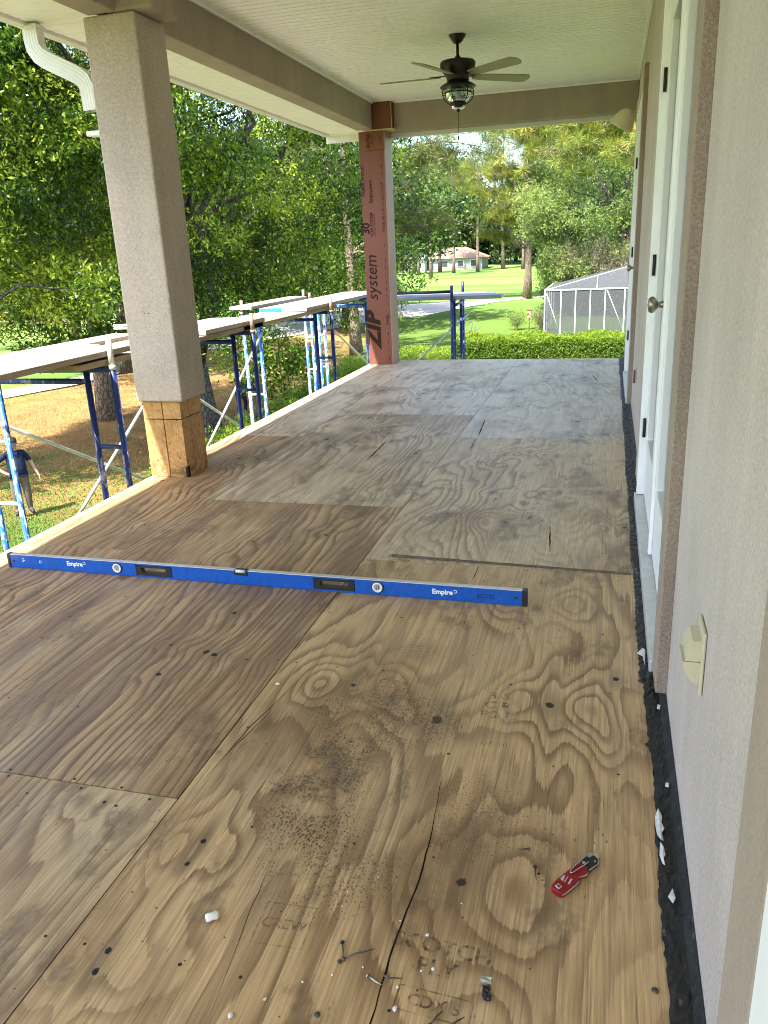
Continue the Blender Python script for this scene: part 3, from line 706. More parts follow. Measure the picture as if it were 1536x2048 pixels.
ztext("YEAR SYSTEM", 0.045, -2.99, 1.66, bold=.001); ztext("LIMITED WARRANTY", 0.026, -2.955, 1.66); ztext("30", 0.13, -3.06, 1.62, bold=.004)
ztext("3zipsystem", 0.06, -2.985, 2.03, bold=.001); ztext("HUBER WOOD", 0.05, -3.075, 2.15, bold=.001); ztext("STRUCTURAL", 0.055, -2.985, 2.575, bold=.002, xs=.45); ztext("1 3/8 EXP", 0.03, -2.94, 2.575)
ztext("PANEL 48 x 96 o.c. CUT HERE", 0.05, -2.842, 1.85, xs=.85); ztext("PANEL", 0.05, -2.84, 0.55, xs=.9); ztext("T 3/8", 0.05, -2.84, 2.58, xs=.6)
b = B()
for z in list(np.arange(0.06, 0.42, .10)) + list(np.arange(.72, 1.45, .085)) + list(np.arange(2.2, 2.45, .085)): b.box(-2.842, -2.836, 9.6975, 9.6995, z, z + .04)
at(b, c2).obj("nail_marks", m_print, c2)

# ------------------------------------------------------------------ ceiling fan
FX, FY = -1.474, 7.12
m_blade = simple("fan_blade_olive", (0.29, 0.265, 0.155), 0.5, 0.4, var=.08, vs=12)
fan = empty("ceiling_fan", (FX, FY, CZ + .02), 0, "dark bronze ceiling fan with five blades and a caged glass lamp", "ceiling fan")
fan.scale = (.9, .9, .88)
B().lathe([(0, 0), (.078, 0), (.082, -.015), (.075, -.03), (.045, -.075), (.03, -.09), (0, -.09)], n=28).obj("canopy", m_dark, fan)
B().tube([(0, 0, -.085), (0, 0, -.215)], .013, 12).obj("downrod", m_dark, fan)
B().lathe([(0, -.185), (.02, -.19), (.03, -.21), (.055, -.225), (.15, -.235), (.16, -.25), (.155, -.29), (.125, -.335), (.11, -.35), (.10, -.375), (.10, -.40), (0, -.40)], n=32).obj("motor", m_dark, fan)
bp = [(.16, -.045), (.26, -.058), (.65, -.074), (.70, -.066), (.725, -.03), (.73, .0), (.725, .03), (.70, .066), (.65, .074), (.26, .058), (.16, .045)]
bb = B().prism(bp, -.004, .004).mesh("blade"); bb.materials.append(m_blade)
ii = B(); ii.prism([(.09, -.018), (.14, -.02), (.19, -.035), (.25, -.03), (.26, 0), (.25, .03), (.19, .035), (.14, .02), (.09, .018)], .005, .012); im = ii.mesh("blade_iron"); im.materials.append(m_dark)
for k in range(5):
    a = R_(180 + 72 * k)
    o = link("blade", bb, None, fan, (0, 0, -.355)); o.rotation_euler = Euler((R_(-13), 0, a), 'XYZ')
    link("blade_iron", im, None, o)
B().lathe([(.03, -.40), (.09, -.40), (.14, -.425), (.165, -.445), (.16, -.45), (.05, -.45)], n=32).obj("lamp_pan", m_dark, fan)
B().lathe([(.115, -.45), (.125, -.48), (.122, -.515), (.10, -.555), (.068, -.58), (.06, -.58), (.095, -.55), (.116, -.512), (.119, -.48), (.11, -.45)], n=32).obj("globe", m_glass, fan)
b = B()
for k in range(6):
    a = k * math.pi / 3 + .3
    b.tube([(r * math.cos(a), r * math.sin(a), z) for r, z in ((.12, -.445), (.138, -.47), (.143, -.505), (.125, -.55), (.09, -.58), (.07, -.59))], .0045, 6)
b.tube([(.142 * math.cos(t), .142 * math.sin(t), -.50) for t in np.linspace(0, 2 * math.pi, 33)], .005, 6, cap=False)
b.lathe([(.066, -.575), (.075, -.578), (.075, -.598), (.066, -.60)], n=24); b.obj("cage", m_dark, fan)
B().lathe([(.062, -.60), (.066, -.605), (.06, -.622), (.03, -.634), (0, -.634)], n=24).obj("lamp_base", m_glass, fan)
B().lathe([(0, -.628), (.016, -.63), (.02, -.642), (.008, -.655), (0, -.66)], n=14).obj("finial", m_dark, fan)
B().lathe([(.0, -.45), (.022, -.46), (.03, -.50), (.022, -.545), (0, -.56)], n=16).obj("bulb", simple("bulb_frost", (.7, .7, .66), .3), fan)
B().tube([(0, 0, -.655), (0, 0, -.86)], .0022, 6).tube([(0, 0, -.86), (0, 0, -.89)], .007, 8).obj("pull_chain", m_dark, fan)

# ------------------------------------------------------------------ flood light, outlet covers, downspout
fl = empty("flood_light", (0, 9.2, 2.52), 0, "cream bullet shaped flood light on the wall by the far beam", "light fixture")
B().lathe([(.055, 0), (.055, .016), (.03, .022), (0, .022)], n=20).obj("wall_plate", m_fixt, fl, (-.001, 0, 0), (0, -math.pi / 2, 0))
B().tube([(-.02, 0, 0), (-.09, 0, .005)], .024, 12).tube([(-.085, -.03, .005), (-.085, .03, .005)], .028, 12).obj("arm", m_fixt, fl)
h = B().lathe([(0, -.085), (.03, -.08), (.06, -.062), (.085, -.03), (.102, .01), (.116, .06), (.126, .075), (.126, .09), (.114, .09), (.09, .05), (0, .04)], n=28)
h.obj("shade", m_fixt, fl, (-.135, 0, .01), tuple(Vector((-.50, .22, -.84)).to_track_quat("Z", "Y").to_euler()))
ob = empty("outlet_cover", (0, 1.62, .525), 0, "almond weatherproof outlet cover low on the near wall", "outlet cover")
B().bbox(-.008, -.001, -.050, .050, -.072, .072, .003).obj("plate", m_almond, ob)
p = [(-.010, .060), (-.030, .060), (-.036, .045), (-.036, -.03), (-.028, -.052), (-.010, -.056)]
def side(poly, y0, y1):
    n = len(poly); b = B()
    return b.add([(x, y0, z) for x, z in poly] + [(x, y1, z) for x, z in poly], [tuple(range(n)), tuple(reversed(range(n, 2 * n)))] + [((i + 1) % n, i, n + i, n + (i + 1) % n) for i in range(n)])
side([(-.0079, .050), (-.026, .048), (-.040, .032), (-.038, .002), (-.0079, .002)], -.038, .038).obj("lid", m_almond, ob)
side([(-.0079, .000), (-.044, .000), (-.040, -.02), (-.022, -.048), (-.0079, -.050)], -.038, .038).obj("lid", m_almond, ob)
o2 = empty("outlet_cover", (0, 6.15, .40), 0, "small dark outlet plate low on the wall between the two doors", "outlet cover")
B().bbox(-.008, -.001, -.04, .04, -.06, .06, .002).obj("plate", m_stucco, o2); B().bbox(-.022, -.0085, -.025, .025, -.045, .045, .003).obj("lid", simple("brown_plastic", (.10, .075, .06), .5), o2)

ds = empty("downspout", (-3.6, 4.6, 2.69), 0, "white ribbed downspout bending from the eave towards the stucco column", "downspout")
def rectpipe(pts, w, d, ribs=True):
    pts = [Vector(p) for p in pts]; prof = []
    ns = 5
    for (ax, s) in ((0, 1), (1, 1), (0, -1), (1, -1)):
        for k in range(ns * 2):
            t = -0.5 + k / (ns * 2); rib = 0.0016 * (k % 2) if ribs else 0
            L = (w, d)[ax]; Dp = (d, w)[ax]
            if ax == 0: prof.append((t * L * s * 1, -s * (Dp / 2 - rib)))
            else: prof.append((s * (Dp / 2 - rib), t * L * s))
    n = len(prof); v = []; f = []
    for i, p in enumerate(pts):
        t = (pts[min(i + 1, len(pts) - 1)] - pts[max(i - 1, 0)]).normalized()
        yv = Vector((0, 1, 0)); a = t.cross(yv).normalized()
        for (q, r) in prof: v.append(p + a * q + yv * r)
    for i in range(len(pts) - 1):
        for k in range(n): f.append((i * n + k, i * n + (k + 1) % n, (i + 1) * n + (k + 1) % n, (i + 1) * n + k))
    b = B(); b.add(v, f); return b
rectpipe([(.05, 0, .02), (.05, 0, -.06), (.056, 0, -.105), (.085, 0, -.148), (.13, 0, -.178), (.32, 0, -.272), (.358, 0, -.302), (.376, 0, -.345), (.382, 0, -.462)], .095, .07).obj("pipe", m_alu, ds)
B().bbox(.330, .43, -.035, .035, -.60, -.572, .004).obj("strap", m_alu, ds)
B().bbox(-.005, .105, -.045, .045, -.004, .012, .003).obj("outlet", m_alu, ds)

# ------------------------------------------------------------------ spirit level
m_blue = simple("level_blue", (0.004, 0.085, 0.42), 0.34, 0.45, var=.16, vs=40); m_blue2 = simple("level_blue_line", (0.02, 0.13, .5), .35)
m_rail = simple("level_rail", (0.62, 0.60, 0.57), 0.4, 0.5, .5, var=.05); m_wp = simple("white_print", (0.72, 0.74, 0.76), .5)
lv = empty("spirit_level", (-2.952, 2.934, 0.001), R_(-0.62), "long blue spirit level standing on edge across the plywood deck", "level")
LL = 2.468; HH = 0.068; T = .022
cuts = [(0.70, 0.885), (1.565, 1.75)]
b = B(); xs = [0.016] + [c for ab in cuts for c in ab] + [LL - .02]
for i in range(0, len(xs), 2):
    b.bbox(xs[i], xs[i + 1], 0, T, 0.0, HH - .003, .0015)
    b.box(xs[i], xs[i + 1], -.0012, 0.0, 0.004, .010); b.box(xs[i], xs[i + 1], -.0012, 0.0, HH - .013, HH - .006)
for (a, c) in cuts: b.box(a, c, 0, T, 0, .008); b.box(a, c, 0, T, HH - .010, HH - .003)
b.obj("body", m_blue, lv)
B().bbox(.016, LL - .02, -.0015, T + .001, HH - .0028, HH, .0006).obj("top_rail", m_rail, lv)
for (a, c) in cuts:
    b = B(); z0, z1 = .0085, HH - .0105; n = 28
    def rr(hw, hh, r):
        pts = []
        for k in range(n):
            th = 2 * math.pi * (k + .5) / n; cx, cy = math.cos(th), math.sin(th)
            e = 0.28
            pts.append((hw * math.copysign(abs(cx) ** e, cx), hh * math.copysign(abs(cy) ** e, cy)))
        return pts
    cx, cz = (a + c) / 2, (z0 + z1) / 2
    o_ = rr((c - a) / 2 - .0005, (z1 - z0) / 2, 0); i_ = rr((c - a) / 2 - .030, .0135, 0)
    v = []
    for yy in (-.002, T + .002):
        v += [(cx + p, yy, cz + q) for p, q in o_] + [(cx + p, yy, cz + q + .002) for p, q in i_]
    f = []
    for k in range(n):
        k2 = (k + 1) % n
        f += [(k, k2, n + k2, n + k), (2 * n + k2, 2 * n + k, 3 * n + k, 3 * n + k2), (k2, k, 2 * n + k, 2 * n + k2), (n + k, n + k2, 3 * n + k2, 3 * n + k)]
    b.add(v, f); b.obj("grip", m_black, lv)
def vial(x):
    M_ = Matrix.Translation((x, 0, .036)) @ Matrix.Rotation(math.pi / 2, 4, 'X')
    b = B().lathe([(.0265, -.002), (.0265, .003), (.022, .004), (.022, 0)], n=28)
    o = b.obj("vial_ring", m_black, lv); o.data.transform(M_)
    b = B().lathe([(.0225, .001), (.0225, .0045), (.0135, .0035), (.0135, .001)], n=28); o2 = b.obj("vial", m_wp, lv); o2.data.transform(M_)
    b = B().lathe([(.0135, .0015), (0.001, .002)], n=24); o3 = b.obj("vial_glass", simple("vial_grey", (.38, .42, .43), .15, .6), lv); o3.data.transform(M_)
    b = B().box(-.006, -.0045, -.012, .012, .0022, .003).box(.0045, .006, -.012, .012, .0022, .003); o4 = b.obj("vial_lines", m_black, lv); o4.data.transform(M_)
vial(.603); vial(1.85)
side2 = B().bbox(1.195, 1.262, -.003, T + .003, HH - .024, HH + .0006, .003); side2.obj("vial_housing", m_black, lv)
B().tube([(1.206, T / 2 - .012, HH - .004), (1.251, T / 2 - .012, HH - .004)], .0075, 12).obj("vial_tube", simple("vial_clear", (.55, .65, .72), .08, .6), lv)
b = B().bbox(0, .0155, -.003, T + .003, -.0, HH + .001, .002); b.obj("end_cap", m_black, lv)
b = B().bbox(LL - .0195, LL, -.003, T + .003, -.0, HH + .001, .002); b.box(LL - .016, LL - .004, -.0045, -.0031, .012, .018); b.box(LL - .016, LL - .004, -.0045, -.0031, HH - .020, HH - .014); b.obj("end_cap", m_black, lv)
for x in (.035, LL - .045): B().tube([(x, -.002, .034), (x, .001, .034)], .0055, 12).obj("screw", m_black, lv)
Mf = lambda x, z: Matrix.Translation((x, -.0006, z)) @ Matrix.Rotation(math.pi / 2, 4, 'X')
def emblem(x, z=.036):
    text("logo", "Empire", .030, m_wp, lv, Mf(x, z), .0011, .0002)
    b = B(); th = np.linspace(-2.2, 2.4, 14)
    v = [(x + .052 + r * math.cos(t) * 1.2, -.0009, z + .006 + r * math.sin(t)) for t in th for r in (.0075, .0050)]
    b.add(v, [(2 * i, 2 * i + 1, 2 * i + 3, 2 * i + 2) for i in range(len(th) - 1)]); b.obj("logo", m_wp, lv)
emblem(.375, .040); emblem(2.125, .036)
text("handwriting", "SOTO", .026, simple("marker", (.004, .02, .12), .5), lv, Mf(2.30, .030), .0005, .0002, shear=.2)
b = B()
for (x, z) in ((.085, .046), (.09, .038), (.083, .033)): b.box(x, x + .008, -.0009, -.0004, z, z + .004)
b.obj("scale_mark", m_wp, lv)
b = B().lathe([(.007, 0), (.007, .0006), (.0048, .0006), (.0048, 0)], n=16); o = b.obj("scale_mark", m_wp, lv); o.data.transform(Matrix.Translation((.185, -.0003, .038)) @ Matrix.Rotation(math.pi / 2, 4, 'X'))

# ------------------------------------------------------------------ utility knife
m_red = simple("knife_red", (0.30, 0.012, 0.022), 0.3, 0.5, .35, var=.08, vs=60)
kn = empty("utility_knife", (-.283, 1.433, 0.0005), R_(56), "red folding utility knife with its blade open on the plywood", "knife")
hd = [(0, -.010), (.004, -.015), (.012, -.0175), (.052, -.0185), (.064, -.0165), (.071, -.010), (.078, -.010), (.086, -.0155), (.096, -.0165), (.103, -.013), (.106, -.006), (.106, .012), (.096, .0155), (.070, .017), (.02, .0175), (.006, .015), (0, .010)]
bevel(B().prism(hd, 0.0, .016).obj("handle", m_red, kn), .003, 3)
bevel(B().prism([(p[0] * .985 + .001, p[1] * 1.06) for p in hd], .005, .0105).obj("liner", m_steel, kn), .001, 1)
bevel(B().prism([(.103, -.012), (.138, -.014), (.146, -.009), (.150, .002), (.150, .012), (.142, .016), (.103, .0125)], .001, .0145).obj("blade_holder", m_black, kn), .0015, 2)
b = B(); b.prism([(.136, .006), (.150, .004), (.152, .013), (.142, .0175), (.134, .013)], .0146, .0165); b.tube([(.108, -.0125, .009), (.140, -.0148, .009), (.149, -.009, .009), (.152, .003, .009)], .0018, 6); b.obj("blade_collar", m_steel, kn)
B().prism([(.148, -.003), (.160, -.004), (.181, .010), (.150, .0115)], .0065, .0075).obj("blade", simple("blade_steel", (.62, .62, .58), .3, .5, .9), kn)
b = B(); b.tube([(.138, .013, .0165), (.10, .0135, .0185), (.068, .010, .0185), (.063, .0065, .0185), (.066, .0035, .0185), (.11, -.002, .0185), (.122, -.001, .017)], .0013, 6); b.obj("belt_clip", m_steel, kn)
b = B()
for q in ([(.032, .004), (.050, .010), (.046, .0135), (.034, .012)], [(.033, .001), (.052, .005), (.052, .0035), (.033, -.001)], [(.034, -.008), (.052, -.0035), (.052, -.0075), (.034, -.012)]): b.prism(q, .0158, .0164)
b.obj("logo", simple("silver_print", (.6, .6, .58), .4, .5, .5), kn)
bevel(B().prism([(.006, -.005), (.018, -.006), (.020, .007), (.008, .008)], .0158, .0172).obj("button", m_steel, kn), .0008, 1)
B().tube([(.013, .001, .017), (.013, .001, .0178)], .0025, 10).obj("rivet", m_black, kn)
B().tube([(.135, -.009, .0144), (.135, -.009, .0155)], .0022, 8).tube([(.113, .006, .0144), (.113, .006, .0165)], .004, 10).obj("screw", m_steel, kn)

# ------------------------------------------------------------------ nails and debris on the deck
m_nail = simple("nail_grey", (0.12, 0.105, 0.09), 0.45, 0.5, .7, var=.3, vs=90); m_nail2 = simple("nail_rusty", (0.11, 0.055, 0.03), 0.6, 0.4, .4, var=.3, vs=90)
def nail(label, pts, rad=.0019, mat=m_nail, head=True, cat="nail", grp="pulled nails on the deck"):
    c = Vector(pts[0]); t = empty("bent_nail", (c.x, c.y, 0), 0, label, cat, grp)
    P = [Vector(p) - Vector((c.x, c.y, 0)) for p in pts]
    b = B(); b.tube(P[:-1] + [P[-1]], [rad] * (len(P) - 1) + [rad * .35], 7); b.obj("shank", mat, t)
    if head:
        d = (P[0] - P[1]).normalized(); b = B(); b.tube([P[0] - d * .0005, P[0] + d * .0018], rad * 2.6, 9); b.obj("head", mat, t)
    return t
nail("upright looking dark nail with a pale tip beside a bent grey nail", [(-.703, 1.205, .005), (-.697, 1.19, .004), (-.688, 1.170, .003)])
nail("bent grey nail with a wide flat head next to the dark nail", [(-.688, 1.168, .005), (-.665, 1.186, .006), (-.655, 1.187, .009), (-.633, 1.206, .004)])
nail("silver nail lying across the long split in the plywood", [(-.628, 1.140, .005), (-.610, 1.132, .004), (-.597, 1.128, .003)], mat=m_steel)
nail("thin dark nail pointing away from the long split", [(-.598, 1.146, .008), (-.585, 1.146, .004), (-.560, 1.152, .003)], head=False)
nail("short dark nail lying level left of the red knife", [(-.352, 1.560, .005), (-.362, 1.558, .004), (-.381, 1.553, .003)])
nail("rusty brown screw standing on the grain beside the red knife", [(-.333, 1.505, .005), (-.331, 1.49, .004), (-.327, 1.468, .003)], mat=m_nail2)
nail("rusty nail poking from the edge of the black flashing", [(-.040, 1.552, .006), (-.050, 1.545, .005), (-.063, 1.535, .004)], mat=m_nail2)
nail("greenish dark nail beside the large printed stamp at the front edge", [(-.455, 1.065, .005), (-.440, 1.085, .004), (-.428, 1.097, .003)])
nail("dark nail at the front edge left of the greenish nail", [(-.487, 1.065, .005), (-.478, 1.085, .006), (-.470, 1.10, .003)])
m_chip = simple("plaster_white", (0.74, 0.72, 0.68), 0.8, 0.2, var=.1, vs=80)
chips = [(-.535, 1.265, .006, "white plaster chip above the printed stamp by the long split"), (-.506, 1.187, .006, "white plaster chip in the middle of the large printed stamp"), (-.529, 1.178, .0035, "tiny white crumb left of the chip on the large stamp"),
         (-.566, 1.132, .005, "white crumb right of the silver nail"), (-.559, 1.084, .0085, "largest white plaster chip near the front edge of the deck"), (-.81, 1.048, .005, "white crumb at the front edge left of the nails"),
         (-.752, 1.101, .0035, "tiny crumb between the left front crumb and the bent nail"), (-.735, 1.342, .0035, "tiny white crumb above the bent nails"), (-.48, 1.365, .003, "tiny white crumb below the dark knot hole"),
         (-1.24, 2.156, .012, "white plaster lump beside the seam left of the knots"), (-.645, 1.16, .004, "white crumb just left of the silver nail"), (-.700, 1.13, .004, "white crumb below the bent grey nail"), (-.60, 1.29, .003, "tiny white crumb on the long split"),
         (-.86, 1.00, .009, "white scrap cut by the front edge of the view"), (-.735, 1.30, .003, "tiny crumb right of the small boxed stamp"), (-.68, 1.40, .003, "tiny crumb under the long block of print")]
for (x, y, s, lab) in chips:
    bm = bmesh.new(); bmesh.ops.create_icosphere(bm, subdivisions=1, radius=s * .78)
    for v in bm.verts: v.co = Vector((v.co.x * rnd.uniform(.6, 1.1), v.co.y * rnd.uniform(.7, 1.3), v.co.z * rnd.uniform(.35, .6)))
    tag(B().bm(bm).obj("plaster_chip", m_chip, None, (x, y, s * .4), (0, 0, rnd.uniform(0, 3))), lab, "chip", "white plaster crumbs on the deck")
fo = B().lathe([(0, -.015), (.006, -.0145), (.0095, -.009), (.008, 0), (.0095, .009), (.007, .014), (0, .015)], n=16).obj("foam_plug", simple("foam_white", (.78, .77, .74), .7, .2, var=.05, vs=120), None, (-1.0, 1.203, .010), (R_(88), 0, R_(-52)))
tag(fo, "small white rolled plug lying alone on the left of the deck", "foam plug")
sp = empty("metal_scrap", (-.397, 1.165, .002), R_(-78), "crumpled silver and black scrap of tape near the front edge", "scrap")
bm = bmesh.new(); bmesh.ops.create_grid(bm, x_segments=7, y_segments=3, size=.5)
for v in bm.verts: v.co = Vector((v.co.x * .034 + .010, v.co.y * .016 + rnd.uniform(-.002, .002), rnd.uniform(.001, .006)))
B().bm(bm).obj("black_end", m_black, sp)
bm = bmesh.new(); bmesh.ops.create_grid(bm, x_segments=4, y_segments=3, size=.5)
for v in bm.verts: v.co = Vector((v.co.x * .018 - .017, v.co.y * .022 + rnd.uniform(-.003, .003), rnd.uniform(.002, .008)))
B().bm(bm).obj("silver_end", m_steel, sp)
for (x, y, s, lab) in ((-.083, 1.235, .008, "dark grey chip at the deck edge beside the flashing"), (-.70, 1.04, .007, "grey lump at the front edge below the bent nails"), (-.695, 1.162, .006, "grey head lying under the bent grey nail")):
    bm = bmesh.new(); bmesh.ops.create_icosphere(bm, subdivisions=1, radius=s)
    for v in bm.verts: v.co.z *= .4
    tag(B().bm(bm).obj("grey_chip", m_nail, None, (x, y, s * .3)), lab, "chip")
# weathered lath lying along the seam behind the level
b = B(); r = random.Random(9); v = []; N = 22
for i in range(N + 1):
    t = i / N; x = -1.155 + 1.075 * t; yc = 3.352 - .045 * t + r.uniform(-.002, .002); w = .010 * (1 - .45 * t)
    v += [(x, yc - w, .002), (x, yc + w, .002), (x, yc + w * .8, .009 - .003 * t), (x, yc - w * .8, .009 - .003 * t)]
f = []
for i in range(N):
    for k in range(4): f.append((4 * i + k, 4 * i + (k + 1) % 4, 4 * i + 4 + (k + 1) % 4, 4 * i + 4 + k))
f += [(3, 2, 1, 0), (4 * N, 4 * N + 1, 4 * N + 2, 4 * N + 3)]
tag(b.add(v, f).obj("wood_lath", simple("lath_grey", (.15, .115, .085), .85, .2, var=.3, vs=25)), "thin weathered grey stick lying along the seam behind the blue level", "stick")

# ------------------------------------------------------------------ scaffold
def blue_tube(name, c, flake_, fc=(0.46, 0.50, 0.56)):
    M = Mat(name, .45, .4); x, y, z = M.pos(True)
    n = M.noise(M.vec(x * 30, y * 30, z * 11), 1.0, 5, .72); g = M.noise(M.vec(x, y, z), 2.2, 3, .6)
    k = (n + g * .55).step(1.02 - flake_, 1.10 - flake_); cc = M.mix(k, c, fc)
    rst = M.noise(M.vec(x * 18, y * 18, z * 9), 1.0, 4, .7).step(.66, .72); M.col(M.mix(rst * .8, cc, (.16, .07, .04))); return M.m
m_bl_d = blue_tube("scaffold_navy", (0.010, 0.025, 0.14), .17, (.30, .29, .33)); m_bl_l = blue_tube("scaffold_blue", (0.014, 0.105, 0.50), .25); m_pin = simple("coupling_rust", (.36, .24, .17), .6, .4, .3, var=.3, vs=40); m_pinw = simple("coupling_grey", (.55, .54, .48), .5, .4, .3, var=.15, vs=30)
XA, XB, XC, XD = -3.45, -3.66, -4.41, -4.62
G = -4.0
def frame(y, label, grp="blue scaffold frames beside the deck", la=m_bl_d, lb=m_bl_l, top=.69, pins=(m_pinw, m_pin), ztop=.90):
    t = empty("scaffold", (XA, y, G), 0, label, "scaffold", grp); h = top - G
    dx = lambda x: x - XA
    def leg(x, z1, m): B().tube([(dx(x), 0, 0.0), (dx(x), 0, z1)], .0225, 10).obj("leg", m, t)
    leg(XA, h, la); leg(XD, h, lb); leg(XB, h - .03, la); leg(XC, h - .03, lb)
    B().tube([(dx(XA), 0, h - .01), (dx(XD), 0, h - .01)], .021, 8).obj("top_rail", la, t)
    B().tube([(dx(XB), 0, h - .09), (dx(XC), 0, h - .09)], .020, 8).obj("cross_rail", la, t)
    for i, z in enumerate(np.arange(.3, h - .35, .48)):
        B().tube([(dx(XA), 0, z), (dx(XB), 0, z)], .016, 6).obj("rung", la, t)
        B().tube([(dx(XC), 0, z + .02), (dx(XD), 0, z + .02)], .016, 6).obj("rung", simple("rung_white", (.6, .61, .62), .5) if i % 2 else lb, t)
    B().tube([(dx(XC), 0, 1.9), (dx(XB), 0, 1.9)], .019, 6).obj("cross_rail", lb, t)
    for x, m in ((XA, pins[0]), (XD, pins[1])):
        B().tube([(dx(x), 0, h), (dx(x), 0, ztop - G)], .020, 10).tube([(dx(x), 0, h - .01), (dx(x), 0, h + .02)], .025, 10).obj("coupling_pin", m, t)
        B().box(dx(x) - .07, dx(x) + .07, -.07, .07, .0, .012).obj("base_plate", m_galv, t)
    return t
frame(4.74, "navy scaffold frame with a pale coupling pin left of the stucco column")
frame(7.05, "navy scaffold frame with a rusty pin right of the stucco column", pins=(m_pin, m_pin), ztop=.86)
frame(9.35, "dark scaffold frame with paint spattered light blue ladder legs", pins=(m_pin, m_pin), ztop=.85)
frame(11.52, "paint spattered scaffold frame seen just left of the red column", la=m_bl_l, pins=(m_pin, m_pin), ztop=.86)
frame(11.78, "bright blue scaffold frame directly behind the spattered one", la=m_bl_l, pins=(m_pin, m_pin), ztop=.80)
fA = frame(0, "navy scaffold frame standing end on behind the far deck edge", "blue scaffold frames behind the far deck edge", lb=m_bl_d, pins=(m_bl_d, m_bl_d), ztop=.88)
fA.location = (-2.25, 10.85, G); fA.rotation_euler = (0, 0, R_(-87.5))
def brace(a, c, label):
    a, c = Vector(a), Vector(c)
    o = B().tube([(0, 0, 0), c - a], .0145, 8).obj("cross_brace", m_galv, None, a)
    return tag(o, label, "brace", "galvanised cross braces of the scaffold")
brace((-4.40, 4.74, .45), (-3.47, 7.03, -1.25), "grey brace sloping down right from the spattered left leg to the column base") if False else None
brace((XD + .21, 4.70, .30), (XD + .21, 7.05, -.95), "grey brace sloping down from the left leg behind the stucco column base")
brace((XD + .24, 4.74, -.95), (XD + .24, 7.05, .40), "pale brace rising right from the lower left leg towards the stucco column")
brace((XD + .21, 7.05, .25), (XD + .21, 9.35, -1.0), "grey brace sloping down right of the stucco column behind the hedge")
brace((XD + .24, 7.05, -.95), (XD + .24, 9.35, .45), "pale brace rising right of the stucco column to the second frame")
brace((XA - .02, 9.37, .50), (XA - .02, 11.55, -.45), "pale brace sloping down towards the foot of the red column")
brace((-3.35, 10.9, -.62), (-2.20, 11.9, .42), "dark brace rising from the red column to the far scaffold legs")
def wood_plank(name, c):
    M = Mat(name, .8, .2); x, y, z = M.pos(True)
    n = M.noise(M.vec(x * 60, y * 1.6, z * 60), 1.0, 4, .65); g = M.noise(M.vec(x * 3, y, z), 1.5, 4, .6)
    M.col(M.scale(c, n.step(.3, .7, .75, 1.15) * g.step(.3, .7, .82, 1.1))); M.bump(n, .001); return M.m
m_pl = [wood_plank("plank_weathered", (.33, .275, .225)), wood_plank("plank_pale", (.38, .325, .265)), wood_plank("plank_brown", (.33, .245, .165))]
m_bluepaint = simple("blue_end_paint", (.02, .22, .50), .6, .3, var=.15, vs=30)
def plank(x0, x1, y0, y1, z, label, m=0, th=.040, tilt=0.0, end=None, rz=0.0):
    t = empty("scaffold_plank", ((x0 + x1) / 2, y0, z), rz, label, "plank", "planks laid along the scaffold"); w = (x1 - x0) / 2
    o = B().bbox(-w, w, 0, y1 - y0, 0, th, .004).obj("board", m_pl[m], t)
    t.rotation_euler.x = tilt
    if end: B().box(-w - .001, w + .001, -.003, .05, .001, th - .001).obj("painted_end", m_bluepaint, t)
    return t
plank(-3.79, -3.485, 1.6, 5.05, .752, "near edge plank of the leftmost scaffold bay", 0, tilt=R_(.25))
plank(-4.10, -3.80, 1.4, 5.15, .752, "second plank in from the deck in the leftmost scaffold bay", 1, tilt=R_(.2))
plank(-4.40, -4.11, 3.9, 6.2, .740, "outer plank beside the second one in the leftmost scaffold bay", 1)
plank(-3.79, -3.49, 4.45, 7.4, .708, "near edge plank passing behind the stucco column", 2)
plank(-4.10, -3.80, 4.40, 7.3, .708, "inner plank passing behind the stucco column", 1)
plank(-3.79, -3.49, 6.2, 7.45, .752, "short overlapping plank right of the stucco column", 1); plank(-4.10, -3.80, 6.0, 7.5, .752, "pale plank beside the short one right of the stucco column", 1)
plank(-3.79, -3.49, 6.95, 9.7, .708, "long lower plank between the second and third frames", 2); plank(-4.10, -3.80, 6.9, 9.75, .708, "pale lower plank behind the long one", 1)
plank(-3.79, -3.485, 8.62, 12.0, .752, "upper plank reaching behind the red column", 1); plank(-4.10, -3.80, 8.70, 11.9, .752, "upper plank with a blue painted end", 1, end=True)
plank(-4.62, -4.33, 9.0, 10.9, .760, "outermost raised plank with a rough sawn end", 1)
# boards on the far scaffold, running across
def fplank(y0, x0, x1, z, w, label, m, th=.045):
    t = empty("scaffold_plank", (x0, y0, z), 0, label, "plank", "planks on the far scaffold")
    B().bbox(0, x1 - x0, 0, w, 0, th, .004).obj("board", m, t); return t
fplank(10.92, -3.3, -1.60, .69, .30, "grey metal plank crossing behind the red column", m_grey_alu, .05); fplank(11.25, -3.3, -1.75, .69, .30, "second grey plank behind the first across the far end", m_grey_alu, .05)
fplank(11.60, -3.4, -1.9, .69, .28, "shortest grey plank at the back of the far scaffold", m_grey_alu, .05)
tag(B().tube([(-3.2, 11.3, .775), (-2.28, 11.05, .79)], .021, 8).obj("loose_tube", m_black), "black tube lying on the far scaffold planks", "tube")
sk = empty("rope_coil", (-4.3, 6.3, .79), 0, "pale coil of webbing left on the planks beside the stucco column", "webbing")
B().tube([(.12 * math.cos(t), .07 * math.sin(t), .01 + .004 * t) for t in np.linspace(0, 12, 50)], .012, 6).obj("coil", simple("webbing", (.5, .46, .38), .8), sk)

